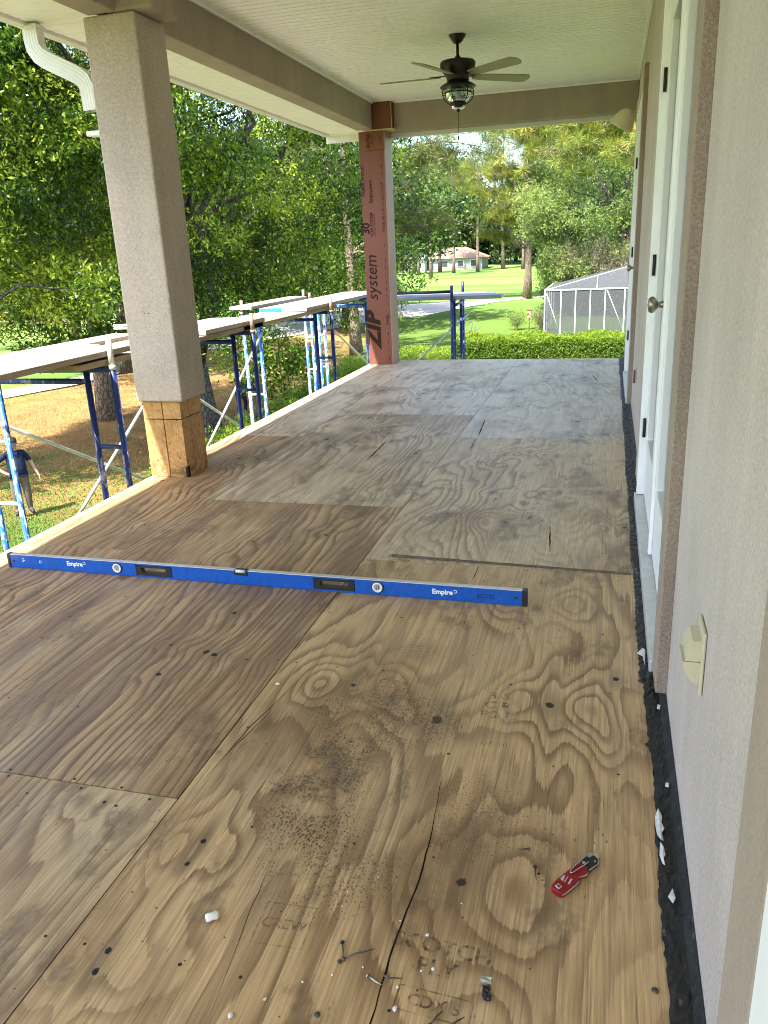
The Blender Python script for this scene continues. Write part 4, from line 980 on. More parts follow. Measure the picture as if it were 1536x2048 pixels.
# ------------------------------------------------------------------ people
def figure(joints, edges, root, mats, rule, name, parent):
    me = bpy.data.meshes.new(name); names = list(joints); idx = {n: i for i, n in enumerate(names)}
    me.from_pydata([joints[n][0] for n in names], [(idx[a], idx[b]) for a, b in edges], [])
    o = bpy.data.objects.new(name, me); COL.objects.link(o)
    o.modifiers.new("skin", 'SKIN')
    sv = me.skin_vertices[0].data
    for n in names:
        r = joints[n][1]; r = r if isinstance(r, tuple) else (r, r)
        sv[idx[n]].radius = r; sv[idx[n]].use_root = (n == root)
    s = o.modifiers.new("subsurf", 'SUBSURF'); s.levels = 2; s.render_levels = 2
    dg = bpy.context.evaluated_depsgraph_get(); dg.update()
    m2 = bpy.data.meshes.new_from_object(o.evaluated_get(dg)); m2.name = name
    bpy.data.objects.remove(o); bpy.data.meshes.remove(me)
    m2.materials.clear()
    for m in mats: m2.materials.append(m)
    for p in m2.polygons: p.use_smooth = True; p.material_index = rule(p.center)
    return link(name, m2, None, parent)
m_skin = simple("skin", (.40, .22, .15), .55, .35, var=.06, vs=30); m_shirt = simple("navy_shirt", (.008, .013, .036), .85, .2, var=.25, vs=14, bump=.01, bs=18); m_pants = simple("khaki_trousers", (.12, .10, .07), .9, .15, var=.15, vs=12, bump=.01, bs=14); m_shoe = simple("dark_shoes", (.02, .017, .015), .6)
def fingers(J, Ed, hand, base, d, side, n0):
    d = Vector(d).normalized(); s = Vector(side).normalized()
    for k, (off, L) in enumerate(((-.030, .070), (-.010, .082), (.010, .078), (.030, .060))):
        a = Vector(base) + s * off + d * .03; nm = f"{n0}{k}"
        J[nm + "a"] = (tuple(a), .0105); J[nm + "b"] = (tuple(a + d * L * .55), .0095); J[nm + "c"] = (tuple(a + d * L + Vector((0, -.012, 0))), .007)
        Ed += [(hand, nm + "a"), (nm + "a", nm + "b"), (nm + "b", nm + "c")]
    a = Vector(base) - s * .045; J[n0 + "ta"] = (tuple(a), .012); J[n0 + "tb"] = (tuple(a + d * .045 - s * .015), .009); Ed += [(hand, n0 + "ta"), (n0 + "ta", n0 + "tb")]
p1 = empty("person", (-12.79, 14.33, G + .02), R_(52), "person in navy shirt and dark cap standing on the lawn, hand on hip", "person")
J = dict(pelvis=((0, 0, .95), (.19, .15)), belly=((0, -.03, 1.10), (.20, .175)), chest=((0, -.005, 1.30), (.20, .155)), neckb=((0, .01, 1.46), .085), neck=((0, 0, 1.52), .06), head=((0, -.015, 1.62), (.078, .092)), top=((0, .0, 1.71), (.078, .092)), nose=((0, -.125, 1.61), .014),
    shL=((.19, 0, 1.42), .075), elL=((.32, .03, 1.16), .05), wrL=((.39, -.06, .94), .033), haL=((.41, -.08, .875), (.04, .022)),
    shR=((-.19, 0, 1.42), .075), elR=((-.46, .10, 1.20), .05), wrR=((-.27, -.10, 1.03), .034), haR=((-.215, -.12, 1.01), (.038, .024)),
    hpL=((.10, 0, .86), .125), knL=((.125, -.02, .50), .085), anL=((.13, .03, .10), .06), toL=((.16, -.14, .045), (.05, .04)),
    hpR=((-.10, 0, .86), .125), knR=((-.135, -.01, .50), .085), anR=((-.15, .04, .10), .06), toR=((-.20, -.13, .045), (.05, .04)))
Ed = [("pelvis", "belly"), ("belly", "chest"), ("chest", "neckb"), ("neckb", "neck"), ("neck", "head"), ("head", "top"), ("head", "nose"), ("chest", "shL"), ("shL", "elL"), ("elL", "wrL"), ("wrL", "haL"), ("chest", "shR"), ("shR", "elR"), ("elR", "wrR"), ("wrR", "haR"),
      ("pelvis", "hpL"), ("hpL", "knL"), ("knL", "anL"), ("anL", "toL"), ("pelvis", "hpR"), ("hpR", "knR"), ("knR", "anR"), ("anR", "toR")]
fingers(J, Ed, "haL", (.41, -.08, .865), (.05, -.10, -1), (0, 1, 0), "fl"); fingers(J, Ed, "haR", (-.205, -.12, 1.005), (1, .0, -.25), (0, .3, 1), "fr")
def rule1(c):
    if c.z > 1.485: return 0
    if c.z < .12: return 3
    if abs(c.x) > .245 and c.z < 1.23: return 0
    if c.x < -.20 and c.y < -.085 and c.z < 1.1: return 0
    return 1 if c.z > .90 else 2
figure(J, Ed, "pelvis", [m_skin, m_shirt, m_pants, m_shoe], rule1, "body", p1)
cp = B().lathe([(.098, 1.665), (.10, 1.70), (.085, 1.765), (.05, 1.795), (0, 1.80)], n=20)
cp.add([(x * .085, y, z) for x, y, z in ((-1, -.07, 1.675), (1, -.07, 1.675), (.9, -.16, 1.66), (.4, -.19, 1.655), (-.4, -.19, 1.655), (-.9, -.16, 1.66), (-1, -.07, 1.668), (1, -.07, 1.668), (.9, -.16, 1.653), (.4, -.19, 1.648), (-.4, -.19, 1.648), (-.9, -.16, 1.653))],
       [(0, 1, 2, 3, 4, 5), (11, 10, 9, 8, 7, 6)] + [(i, (i + 1) % 6 + 0, (i + 1) % 6 + 6, i + 6) for i in range(6)])
c = cp.obj("cap", simple("black_cap", (.012, .012, .015), .8), p1)
B().tube([(-.06, -.075, 1.46), (0, -.125, 1.40), (.06, -.075, 1.46)], .014, 6).tube([(-.07, -.03, 1.48), (0, .06, 1.49), (.07, -.03, 1.48)], .016, 6).obj("collar", m_shirt, p1)
B().tube([(-.20, -.10, .935), (-.10, -.175, .93), (.10, -.175, .93), (.20, -.10, .935)], .013, 6).obj("belt", m_black, p1)

p2 = empty("person", (-12.6, 25.6, G + .02), R_(172), "person in dark work clothes bending forward behind the scaffold", "person")
J = dict(pelvis=((0, .10, .88), (.19, .16)), belly=((0, -.02, 1.03), (.18, .15)), chest=((0, -.26, 1.12), (.19, .14)), neckb=((0, -.42, 1.10), .08), neck=((0, -.47, 1.06), .055), head=((0, -.56, 1.02), (.078, .09)), top=((0, -.64, .98), (.07, .085)),
    shL=((.19, -.36, 1.10), .07), elL=((.30, -.45, .84), .048), wrL=((.27, -.58, .62), .033), haL=((.26, -.61, .56), (.04, .024)), shR=((-.19, -.36, 1.10), .07), elR=((-.30, -.45, .84), .048), wrR=((-.27, -.58, .62), .033), haR=((-.26, -.61, .56), (.04, .024)),
    hpL=((.10, .09, .82), .12), knL=((.14, -.03, .48), .08), anL=((.14, .05, .10), .055), toL=((.16, -.12, .045), (.05, .04)), hpR=((-.10, .09, .82), .12), knR=((-.14, -.03, .48), .08), anR=((-.14, .05, .10), .055), toR=((-.16, -.12, .045), (.05, .04)))
Ed = [("pelvis", "belly"), ("belly", "chest"), ("chest", "neckb"), ("neckb", "neck"), ("neck", "head"), ("head", "top"), ("chest", "shL"), ("shL", "elL"), ("elL", "wrL"), ("wrL", "haL"), ("chest", "shR"), ("shR", "elR"), ("elR", "wrR"), ("wrR", "haR"),
      ("pelvis", "hpL"), ("hpL", "knL"), ("knL", "anL"), ("anL", "toL"), ("pelvis", "hpR"), ("hpR", "knR"), ("knR", "anR"), ("anR", "toR")]
fingers(J, Ed, "haL", (.26, -.615, .55), (0, -.2, -1), (1, 0, 0), "fl"); fingers(J, Ed, "haR", (-.26, -.615, .55), (0, -.2, -1), (1, 0, 0), "fr")
m_dpants = simple("charcoal_trousers", (.025, .026, .03), .9, .15, var=.2, vs=12); m_bshirt = simple("dark_work_shirt", (.018, .03, .05), .85, .2, var=.3, vs=10)
def rule2(c):
    if c.y < -.475 and abs(c.x) < .12: return 0
    if c.z < .12: return 3
    if c.z < .76 and c.y < -.42: return 0
    return 1 if (c.y < .02 and c.z > .75) else 2
figure(J, Ed, "pelvis", [m_skin, m_bshirt, m_dpants, m_shoe], rule2, "body", p2)
B().lathe([(.095, 0), (.095, .03), (.07, .09), (0, .105)], n=16).obj("hair", simple("dark_hair", (.02, .014, .01), .8), p2, (0, -.585, 1.015), (R_(125), 0, 0))

# ------------------------------------------------------------------ foliage
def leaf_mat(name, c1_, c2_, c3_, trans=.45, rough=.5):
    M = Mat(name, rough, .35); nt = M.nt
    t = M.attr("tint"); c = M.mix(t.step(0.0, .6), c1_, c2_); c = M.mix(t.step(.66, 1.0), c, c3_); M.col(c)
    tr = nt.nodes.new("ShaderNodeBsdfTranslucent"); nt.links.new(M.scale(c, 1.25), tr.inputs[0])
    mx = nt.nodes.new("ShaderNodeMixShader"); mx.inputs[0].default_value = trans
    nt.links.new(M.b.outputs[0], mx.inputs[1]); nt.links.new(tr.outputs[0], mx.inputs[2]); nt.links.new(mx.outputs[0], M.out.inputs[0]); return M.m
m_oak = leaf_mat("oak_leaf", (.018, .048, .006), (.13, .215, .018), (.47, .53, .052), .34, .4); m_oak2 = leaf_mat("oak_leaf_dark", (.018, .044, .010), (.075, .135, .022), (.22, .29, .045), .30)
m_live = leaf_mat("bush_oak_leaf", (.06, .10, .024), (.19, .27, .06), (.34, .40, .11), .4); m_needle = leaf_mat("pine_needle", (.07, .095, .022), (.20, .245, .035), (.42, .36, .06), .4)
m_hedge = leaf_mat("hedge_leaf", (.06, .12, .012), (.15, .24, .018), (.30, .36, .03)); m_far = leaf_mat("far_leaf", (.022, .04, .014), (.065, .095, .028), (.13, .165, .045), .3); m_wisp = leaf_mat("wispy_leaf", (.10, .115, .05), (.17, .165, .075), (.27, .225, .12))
def bark(name, c, c_):
    M = Mat(name, .9, .15); x, y, z = M.pos(True)
    n = M.noise(M.vec(x * 11, y * 11, z * 3.0), 1.0, 5, .7, .6); v = M.voro(M.vec(x * 9, y * 9, z * 4), 1.0, 'DISTANCE_TO_EDGE'); f = v.step(0.0, .16) * .75 + n * .35
    M.col(M.mix(f, c_, c)); M.bump(f, .03); return M.m
m_barkp = bark("pine_bark", (.27, .20, .155), (.075, .052, .04)); m_barko = bark("oak_bark", (.115, .10, .085), (.04, .034, .028))

def quads(P, D, Wv, length, width, tint, fold=0.0):
    """leaf quads (diamond-ish): base P, direction D, side Wv"""
    n = len(P); L = length[:, None]; w = width[:, None]
    v = np.empty((n, 4, 3)); v[:, 0] = P; v[:, 1] = P + D * L * .5 + Wv * w * .5; v[:, 2] = P + D * L; v[:, 3] = P + D * L * .5 - Wv * w * .5
    return v.reshape(-1, 3), np.repeat(tint, 4)
def mesh_quads(name, V, T, mat):
    n = len(V) // 4; me = bpy.data.meshes.new(name)
    me.vertices.add(len(V)); me.vertices.foreach_set("co", V.astype(np.float32).ravel())
    me.loops.add(len(V)); me.loops.foreach_set("vertex_index", np.arange(len(V), dtype=np.int32))
    me.polygons.add(n); me.polygons.foreach_set("loop_start", np.arange(0, len(V), 4, dtype=np.int32))
    a = me.attributes.new("tint", 'FLOAT', 'POINT'); a.data.foreach_set("value", T.astype(np.float32))
    me.update(); me.validate(); me.materials.append(mat); return me
def unit(a): return a / np.maximum(np.linalg.norm(a, axis=1, keepdims=True), 1e-9)
def leafy(centres, radii, per, lsize, seed, ratio=.45, droop=.2, outb=.8, tspread=.35):
    """leaf sprays: each clump has twigs, each twig several leaves"""
    g = np.random.default_rng(seed); Vs = []; Ts = []
    for (c, r) in zip(centres, radii):
        m = per; nt_ = max(4, m // 9)
        d = unit(g.normal(size=(nt_, 3))); rad = g.uniform(.25, 1.0, nt_) ** .5
        tp = np.array(c) + d * (rad * 1.0)[:, None] * np.array(r)
        td = unit(d * outb + g.normal(size=(nt_, 3)) * .6 + np.array([0, 0, .25 - droop]))
        k = g.integers(0, nt_, m); s = g.uniform(-.5, 1, m)
        P = tp[k] + td[k] * (s * lsize * 3.0)[:, None] + g.normal(size=(m, 3)) * lsize * .35
        D = unit(td[k] * .7 + g.normal(size=(m, 3)) * .75 + np.array([0, 0, -droop])); N = unit(g.normal(size=(m, 3)) * .75 + np.array([-.10, -.25, .9])); Wv = unit(np.cross(D, N))
        L = lsize * g.uniform(.65, 1.35, m); ct = g.normal() * .24
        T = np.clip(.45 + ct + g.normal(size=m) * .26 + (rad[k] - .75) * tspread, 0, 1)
        v, t = quads(P, D, Wv, L, L * ratio, T); Vs.append(v); Ts.append(t)
    return np.concatenate(Vs), np.concatenate(Ts)
def crown_clumps(c, R, n, seed, shell=.55, rmin=.14, rmax=.27, floor=None, bias=None):
    g = np.random.default_rng(seed); C = []; Rr = []
    while len(C) < n:
        d = g.normal(size=3); d /= np.linalg.norm(d); s = g.uniform(shell, 1.0)
        lump = 1 + .16 * math.sin(d[0] * 5 + seed) + .14 * math.sin(d[2] * 6 + d[1] * 4 + seed * 2)
        p = np.array(c) + d * s * np.array(R) * lump
        if floor is not None and p[2] < floor + g.uniform(-.5, .6): continue
        rr = g.uniform(rmin, rmax) * min(R); C.append(p); Rr.append((rr * 1.3, rr * 1.3, rr * .62))
    return C, Rr
def limbs(base, top, r0, ends, seed, mat, name="trunk", parent=None, lean=(0, 0), n=10):
    g = random.Random(seed); b = B(); base = Vector(base); top = Vector(top)
    pts = []; m = 9
    for i in range(m):
        t = i / (m - 1); p = base.lerp(top, t) + Vector((math.sin(t * 3 + seed) * .12, math.cos(t * 2.3 + seed) * .12, 0)) * (top - base).length * .12 * t
        pts.append(p)
    rad = [r0 * (1.35 if i == 0 else 1 - .72 * i / (m - 1)) for i in range(m)]
    b.tube(pts, rad, n)
    for (e, f, rr) in ends:
        e = Vector(e); k = min(m - 2, int(f * (m - 1))); s = pts[k]; q = []
        for i in range(7):
            t = i / 6; p = s.lerp(e, t) + Vector((g.uniform(-1, 1), g.uniform(-1, 1), g.uniform(-.5, .8))) * (e - s).length * .055 * (0 < i < 6) + Vector((0, 0, (e - s).length * .10 * math.sin(math.pi * t)))
            q.append(p)
        b.tube(q, [rr * (1 - .8 * i / 6) for i in range(7)], 7)
    return b.obj(name, mat, parent)
def oak(loc, crown_c, R, n, per, ls, seed, label, mat=m_oak, r0=.35, grp=None, floor=None, top=None, trunkmat=m_barko, shell=.5, extra=(), rmin=.14, rmax=.27):
    t = empty("oak_tree", loc, 0, label, "tree", grp); L = Vector(loc)
    C, Rr = crown_clumps(Vector(crown_c) - L, R, n, seed, shell, rmin, rmax, None if floor is None else floor - L.z)
    for (e, er) in extra: C.append(np.array(Vector(e) - L)); Rr.append((er, er, er * .8))
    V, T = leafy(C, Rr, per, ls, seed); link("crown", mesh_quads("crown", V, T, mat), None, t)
    g = random.Random(seed); pick = g.sample(range(len(C)), min(len(C), 22))
    top_ = Vector(top) - L if top else Vector(crown_c) - L + Vector((0, 0, R[2] * .4))
    limbs((0, 0, -.1), top_, r0, [(C[k], g.uniform(.35, .85), r0 * g.uniform(.12, .34)) for k in pick], seed, trunkmat, "trunk", t)
    return t
# main oak: a leaning forked trunk right of the stucco column
oak((-11.6, 21.3, G), (-12.0, 22.6, 4.6), (7.0, 6.0, 6.6), 190, 1250, .112, 5, "large leaning oak behind the scaffold right of the stucco column", r0=.36, floor=-1.0, top=(-13.2, 22.6, 4.5), rmin=.10, rmax=.20, shell=.42,
    extra=[((-9.6, 19.6, -1.1), .8), ((-8.7, 20.0, -1.0), .7), ((-9.2, 20.3, -1.9), .6), ((-8.2, 20.4, -1.5), .5), ((-9.9, 20.0, -.4), 1.0), ((-7.6, 22.0, .2), 1.1), ((-7.0, 22.5, 1.4), 1.2), ((-6.6, 22.8, 2.6), 1.1)] + [((-12.5 + 1.1 * (k % 6), 15.2 + .9 * (k // 6) + .3 * (k % 2), 7.6 + .5 * ((k * 5) % 4)), 1.15) for k in range(24)])  # high forward clumps added out of view to shade the lower right crown
oak((-16.9, 13.2, G), (-16.3, 17.0, 5.0), (5.6, 5.2, 6.2), 135, 1200, .115, 9, "bright leafy oak filling the view left of the stucco column", r0=.3, floor=-.6, top=(-16.5, 15.5, 4), rmin=.10, rmax=.21, shell=.42,
    extra=[((-15.2, 19.0, -.7), .7), ((-14.2, 20.0, -.9), .55), ((-13.6, 19.4, -.6), .6), ((-12.9, 19.6, -.5), .5), ((-12.5, 16.5, 2.5), 1.0), ((-12.3, 16.8, 4.4), 1.2), ((-12.8, 17, 0.8), 1.0)])
oak((-18.3, 56.0, -3.95), (-18.5, 56, 3.5), (9, 8, 6.5), 80, 700, .30, 13, "darker oak with a straight trunk standing by the sandy path", m_oak2, r0=.48, floor=-1.4, top=(-18.4, 56, 4))
oak((1.2, 63, -3.6), (.6, 62, 3.2), (6.8, 5, 7.6), 170, 1150, .15, 17, "big rounded bushy oak behind the pool enclosure", m_live, r0=.4, shell=.72, rmin=.16, rmax=.26)
oak((-34, 46, G), (-33, 46, 3.8), (9, 8, 6.5), 70, 620, .30, 21, "dark oak beyond the cart path left of the pine trunk", m_oak2, r0=.45, floor=-1.6)
oak((-24, 36, G), (-22.5, 36, 4.2), (8.5, 6, 7.5), 90, 620, .22, 29, 'dark oak close behind the main oak', m_oak2, r0=.4, floor=-1.2)
oak((-27, 70, -3.2), (-27, 70, 4.0), (9, 8, 7), 60, 560, .36, 25, "mid distance oak seen through the gap under the main oak", m_oak2, r0=.45, floor=-1.2)

def pine_tufts(centres, per, nl, seed, base_t=.45):
    g = np.random.default_rng(seed); Vs = []; Ts = []
    for c in centres:
        d = unit(g.normal(size=(per, 3)) + np.array([0, 0, .25])); P = np.array(c) + d * .03; s = unit(np.cross(d, g.normal(size=(per, 3))))
        D = unit(d + np.array([0, 0, -.18])); L = nl * g.uniform(.7, 1.2, per); T = np.clip(base_t + g.normal() * .22 + g.normal(size=per) * .12, 0, 1)
        v, t = quads(P, D, s, L, np.full(per, nl * .055), T); Vs.append(v); Ts.append(t)
    return np.concatenate(Vs), np.concatenate(Ts)
def pine(loc, h, r0, branches, seed, label, per=46, nl=.32, spread=1.0, ntuft=34, base_t=.45, lean=(0, 0)):
    """branches: list of (height, dx, dy, dz, tuft radius)"""
    t = empty("pine_tree", loc, 0, label, "tree"); g = random.Random(seed); ends = []; C = []
    for (z, dx, dy, dz, rr) in branches:
        e = Vector((dx, dy, z + dz)); ends.append((e, z / h, r0 * .26))
        for _ in range(ntuft):
            f = g.uniform(.45, 1.08); q = Vector((dx * f, dy * f, z + dz * f)) + Vector((g.gauss(0, 1), g.gauss(0, 1), g.gauss(0, .55) + .15)) * rr * .55; C.append(q)
    V, T = pine_tufts(C, per, nl, seed, base_t); link("crown", mesh_quads("crown", V, T, m_needle), None, t)
    b = limbs((0, 0, -.1), (lean[0], lean[1], h), r0, ends, seed, m_barkp, "trunk", t)
    tw = B()
    for q in C[::2]:
        near = min(ends, key=lambda e: (Vector(e[0]) - q).length)[0]; tw.tube([q, q.lerp(Vector(near), .5) + Vector((0, 0, -.08)), Vector(near)], [.012, .018, .02], 4, cap=False)
    tag(tw.obj("twigs", m_barkp, t), kind="stuff"); return t
gr = random.Random(5)
# near pine whose limbs reach right behind the red column
br = []
for (z, dx, dy, dz, rr) in ((8.0, 4.6, -2, 1.6, 1.0), (7.2, 3.0, -1, 0.9, .9), (6.2, 4.0, 1, 0.2, 1.0), (9.2, 5.6, 0, .6, 1.1), (9.8, 3.4, -2, 1.5, 1.2), (10.6, 6.6, 1, .6, 1.2), (8.8, 7.4, 0, 1.0, 1.0), (11.5, 4.5, 0, 1, 1.2), (11.3, 7.8, -1, .2, 1.2), (7.6, 5.6, 0, -1.0, .9), (5.4, 2.2, 0, -1.6, .8), (5.0, 1.9, .4, -2.4, .8), (4.8, 2.0, 0, -2.9, .6), (5.2, 2.1, .2, -2.0, .7), (8.5, -2.5, 2, .5, 1.2), (9.5, -1.5, -2, .5, 1.2), (7.5, 1.5, 2, .5, 1.1), (10, 1.2, 2.5, .5, 1.2), (5.6, 2.6, -.3, -.9, .8), (10.4, -3, 0, 1, 1.2), (12.5, 0, 1, 1, 1.4), (12.2, 2.5, 0, 1.2, 1.3), (9.0, -3.4, 0, .6, 1)): br.append((z, dx, dy, dz, rr))  # unseen left-hand limbs added to thicken the shadow the crown casts
pine((-13.4, 42, G), 14, .30, br, 3, "dark limbed pine reaching out behind the red column", ntuft=34, base_t=.12, nl=.42)
br = []
for (z, dx, dy, dz, rr) in ((9.2, -5.0, 1, .6, 1.2), (9.6, -7.4, 0, .5, 1.2), (10.0, -3.2, 0, .9, 1.2), (8.7, -6.4, -1, .3, 1.1), (9.9, -9.2, 0, .5, 1.1), (10.6, -6.0, 0, .7, 1.3), (10.9, -8.4, 1, .7, 1.2), (9.0, -2.0, -1, .4, 1.1), (11.4, -4.4, 0, .8, 1.3), (12, 2.5, 0, 1, 1.3), (10.2, 3, 1, .8, 1.2), (13, 0, 0, 1.4, 1.4), (12.2, -7.0, 0, .6, 1.3)): br.append((z, dx, dy, dz, rr))
pine((3.4, 39, G), 14.5, .28, br, 31, "pine reaching in above the bushy oak from behind the house wall", ntuft=58, base_t=.62, nl=.46, per=56)
br = []
for i in range(22):
    z = gr.uniform(7.5, 14.5); a = gr.uniform(0, 6.28); r = (2.0 + 2.6 * math.sin((z - 7) / 8 * 2.6)) * gr.uniform(.7, 1.1); br.append((z, r * math.cos(a), r * math.sin(a), gr.uniform(-.3, 1.0), 1.15))
br += [(5.6, -4.5, -1.5, 1.6, 1.0), (6.3, -2.6, -1, .3, .9), (4.4, -3.4, 0, .9, .5), (8.2, -4.6, -2, .3, 1.1), (9.8, -4.2, 0, .5, 1.2), (7.5, 2.8, -1, .6, 1.0), (8.6, 3.6, -1, .8, 1.0)]
pine((-6.83, 70.2, -3.1), 16, .33, br, 8, "tall straight pine with yellow green needles in front of the bushy oak", ntuft=56, base_t=.56, nl=.55, per=40)
br = [(gr.uniform(9, 15), 0, 0, 0, 1) for _ in range(0)]
for i in range(16):
    z = gr.uniform(8.5, 14.5); a = gr.uniform(0, 6.28); r = 3.0 * gr.uniform(.5, 1.1); br.append((z, r * math.cos(a), r * math.sin(a), .5, 1.1))
pine((-17.5, 24.65, G), 15, .31, br, 12, "thick scaly pine trunk standing left of the stucco column", ntuft=20, base_t=.45)
# distant pines in front of the far houses, one of each built then copied
pr = []
for i in range(13):
    z = gr.uniform(9.5, 17.5); a = gr.uniform(0, 6.28); r = 3.2 * gr.uniform(.4, 1.1); pr.append((z, r * math.cos(a), r * math.sin(a), .6, 1.3))
fp = pine((-28.5, 122, -2.45), 18, .26, pr, 22, "x", per=26, nl=.75, ntuft=14, base_t=.22)
labs = ["far pine nearest the red column in front of the grey roofed house", "far pine in the middle of the grey roofed house wall", "far pine at the gap between the two far houses", "far pine before the left end of the orange roof", "slender far pine before the middle of the orange roof",
        "far pine before the right end of the orange roof", "far pine standing just right of the orange roofed house", "solitary far pine midway to the tall pine trunk", "far pine close left of the tall pine trunk", "pale trunked far pine with the lowest crown"]
far_spots = [(-36.8, 126), (-33.2, 118), (-31.0, 132), (-27.5, 120), (-25.9, 128), (-22.8, 123), (-19.5, 125), (-16.4, 131), (-13.0, 128), (-24.0, 112)]
for i, ((x, y), lab) in enumerate(zip(far_spots, labs)):
    o = fp if i == 0 else copy_tree(fp)
    o.location = (x, y, float(gz(x, y))); o.rotation_euler.z = i * 1.7; s = .82 + .06 * ((i * 7) % 5); o.scale = (s, s, s); tag(o, lab, "tree", "pines in front of the far houses")
# far trees closing the view
wt = []
for k in range(2):
    t = empty("far_tree", (0, 0, 0)); C, Rr = crown_clumps((0, 0, 7.0), (6, 6, 7.0), 56, 60 + k, .5); V, T = leafy(C, Rr, 260, .55, 70 + k); link("crown", mesh_quads("crown", V, T, m_far), None, t)
    limbs((0, 0, -.2), (0, 0, 9), .35, [(C[j], .6, .1) for j in range(6)], k, m_barko, "trunk", t); wt.append(t)
spots = [(-2, 118), (6, 108), (14, 125), (-9, 140), (2, 146), (-15, 150), (-22, 156), (-29, 152), (-36, 157), (-43, 150), (-50, 158), (-18, 164), (-26, 168), (-34, 170), (-40, 166), (-57, 166), (-66, 150), (-74, 158), (-84, 140), (-78, 118), (-92, 120), (-68, 96), (-84, 92), (-62, 76), (-76, 70), (-58, 62), (-70, 54), (-90, 60), (-54, 88), (-50, 110), (-46, 130), (-100, 84)]
for i, (x, y) in enumerate(spots):
    o = wt[i] if i < 2 else copy_tree(wt[i % 2]); o.location = (x, y, float(gz(x, y))); o.rotation_euler.z = i * 2.1; s = .85 + .09 * ((i * 5) % 6); o.scale = (s, s, s * (1.0 + .05 * (i % 3)))
    right = x > -12
    tag(o, "leafy tree of the far wood behind the bushy oak" if right else "leafy tree of the far wood across the fairway", "tree", "trees of the far wood right of the pine" if right else "trees of the far wood across the fairway")

# hedges, shrubs
def hedge(name, x0, x1, y0, y1, h, n, ls, seed, label, mat=m_hedge, z0=None, cat="hedge", lump=.12):
    g = np.random.default_rng(seed); zb = G if z0 is None else z0
    t = empty(name, ((x0 + x1) / 2, (y0 + y1) / 2, zb), 0, label, cat)
    wx, wy = (x1 - x0), (y1 - y0); P = np.empty((n, 3)); u = g.uniform(0, 1, n); w = g.uniform(0, 1, n); q = g.uniform(0, 1, n)
    P[:, 0] = (u - .5) * wx; P[:, 1] = (w - .5) * wy
    hh = h * (1 + lump * np.sin(P[:, 0] * 2.1 + seed) * np.sin(P[:, 1] * 1.7 + 1) + lump * .7 * np.sin(P[:, 0] * 5.3) * np.sin(P[:, 1] * 4.7))
    side = g.uniform(0, 1, n) < .5
    P[:, 2] = np.where(side, hh * q, hh * (1 - .22 * q ** 2))
    s2 = g.integers(0, 4, n); e = g.uniform(-.12, .05, n)
    P[:, 1] = np.where(side & (s2 == 0), -.5 * wy - e, np.where(side & (s2 == 1), .5 * wy + e, P[:, 1])); P[:, 0] = np.where(side & (s2 == 2), -.5 * wx - e, np.where(side & (s2 == 3), .5 * wx + e, P[:, 0]))
    D = unit(g.normal(size=(n, 3)) * .8 + np.array([0, -.2, .45])); N = unit(g.normal(size=(n, 3)) * .7 + np.array([0, -.3, .8])); Wv = unit(np.cross(D, N)); L = ls * g.uniform(.6, 1.3, n)
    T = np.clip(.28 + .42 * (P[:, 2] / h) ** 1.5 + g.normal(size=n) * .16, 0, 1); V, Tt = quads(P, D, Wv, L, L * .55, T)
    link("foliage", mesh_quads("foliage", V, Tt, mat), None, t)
    b = B()
    for k in range(10):
        a = (g.uniform(-.4, .4) * wx, g.uniform(-.4, .4) * wy); b.tube([(a[0], a[1], -.05), (a[0] + g.uniform(-.1, .1), a[1] + g.uniform(-.1, .1), h * .75)], .02, 5)
    b.box(-wx * .44, wx * .44, -wy * .44, wy * .44, -.02, h * .66); b.obj("stems", simple("hedge_inside", (.035, .05, .012), .95, .05), t); return t
hedge("hedge", -7.2, 1.2, 38.2, 40.4, 1.12, 46000, .10, 3, "clipped bright green hedge beyond the far deck edge")
hedge("ground_cover", -10.6, -7.3, 33.5, 39.6, .62, 16000, .085, 5, "low yellow green shrubs beside the far scaffold legs", cat="shrubs", lump=.22)
hedge("hedge", -10.2, -5.6, 15.5, 24.4, .95, 42000, .085, 7, "dark green shrub bed below the deck beside the oak trunk", m_oak, cat="hedge", lump=.2)
hedge("hedge", -10.6, -6.6, 24.6, 33.2, 1.05, 34000, .085, 9, "sunlit shrub bed left of the red column foot", lump=.2)
def wisp(loc, h, r, n, seed, label, mat=m_wisp, ls=.16, tw=60):
    t = empty("bush", loc, 0, label, "bush"); g = np.random.default_rng(seed); b = B(); P = []; Dd = []
    for k in range(tw):
        a = g.uniform(0, 6.28); rr = r * math.sqrt(g.uniform(.05, 1)); top = Vector((rr * math.cos(a), rr * math.sin(a), h * g.uniform(.55, 1.0))); mid = Vector((top.x * .35, top.y * .35, top.z * .55))
        b.tube([(top.x * .05, top.y * .05, 0), mid, top], [.03, .02, .006], 5, cap=False)
        m = n // tw; f = g.uniform(.25, 1.05, m); q = np.array([list(mid.lerp(top, max(0, (x - .4) / .6)) if x > .4 else Vector((0, 0, 0)).lerp(mid, x / .4)) for x in f]); P.append(q + g.normal(size=(m, 3)) * .22)
    P = np.concatenate(P); m = len(P); D = unit(g.normal(size=(m, 3)) + np.array([0, 0, .5])); Wv = unit(np.cross(D, g.normal(size=(m, 3)))); L = ls * g.uniform(.6, 1.4, m)
    V, T = quads(P, D, Wv, L, L * .3, np.clip(.45 + g.normal(size=m) * .25, 0, 1)); link("foliage", mesh_quads("foliage", V, T, mat), None, t); b.obj("stems", simple("twig_grey", (.30, .26, .22), .9), t); return t
wisp((-2.4, 59, -3.75), 5.2, 2.0, 14000, 2, "wispy olive bush with many thin stems beside the tall pine trunk")
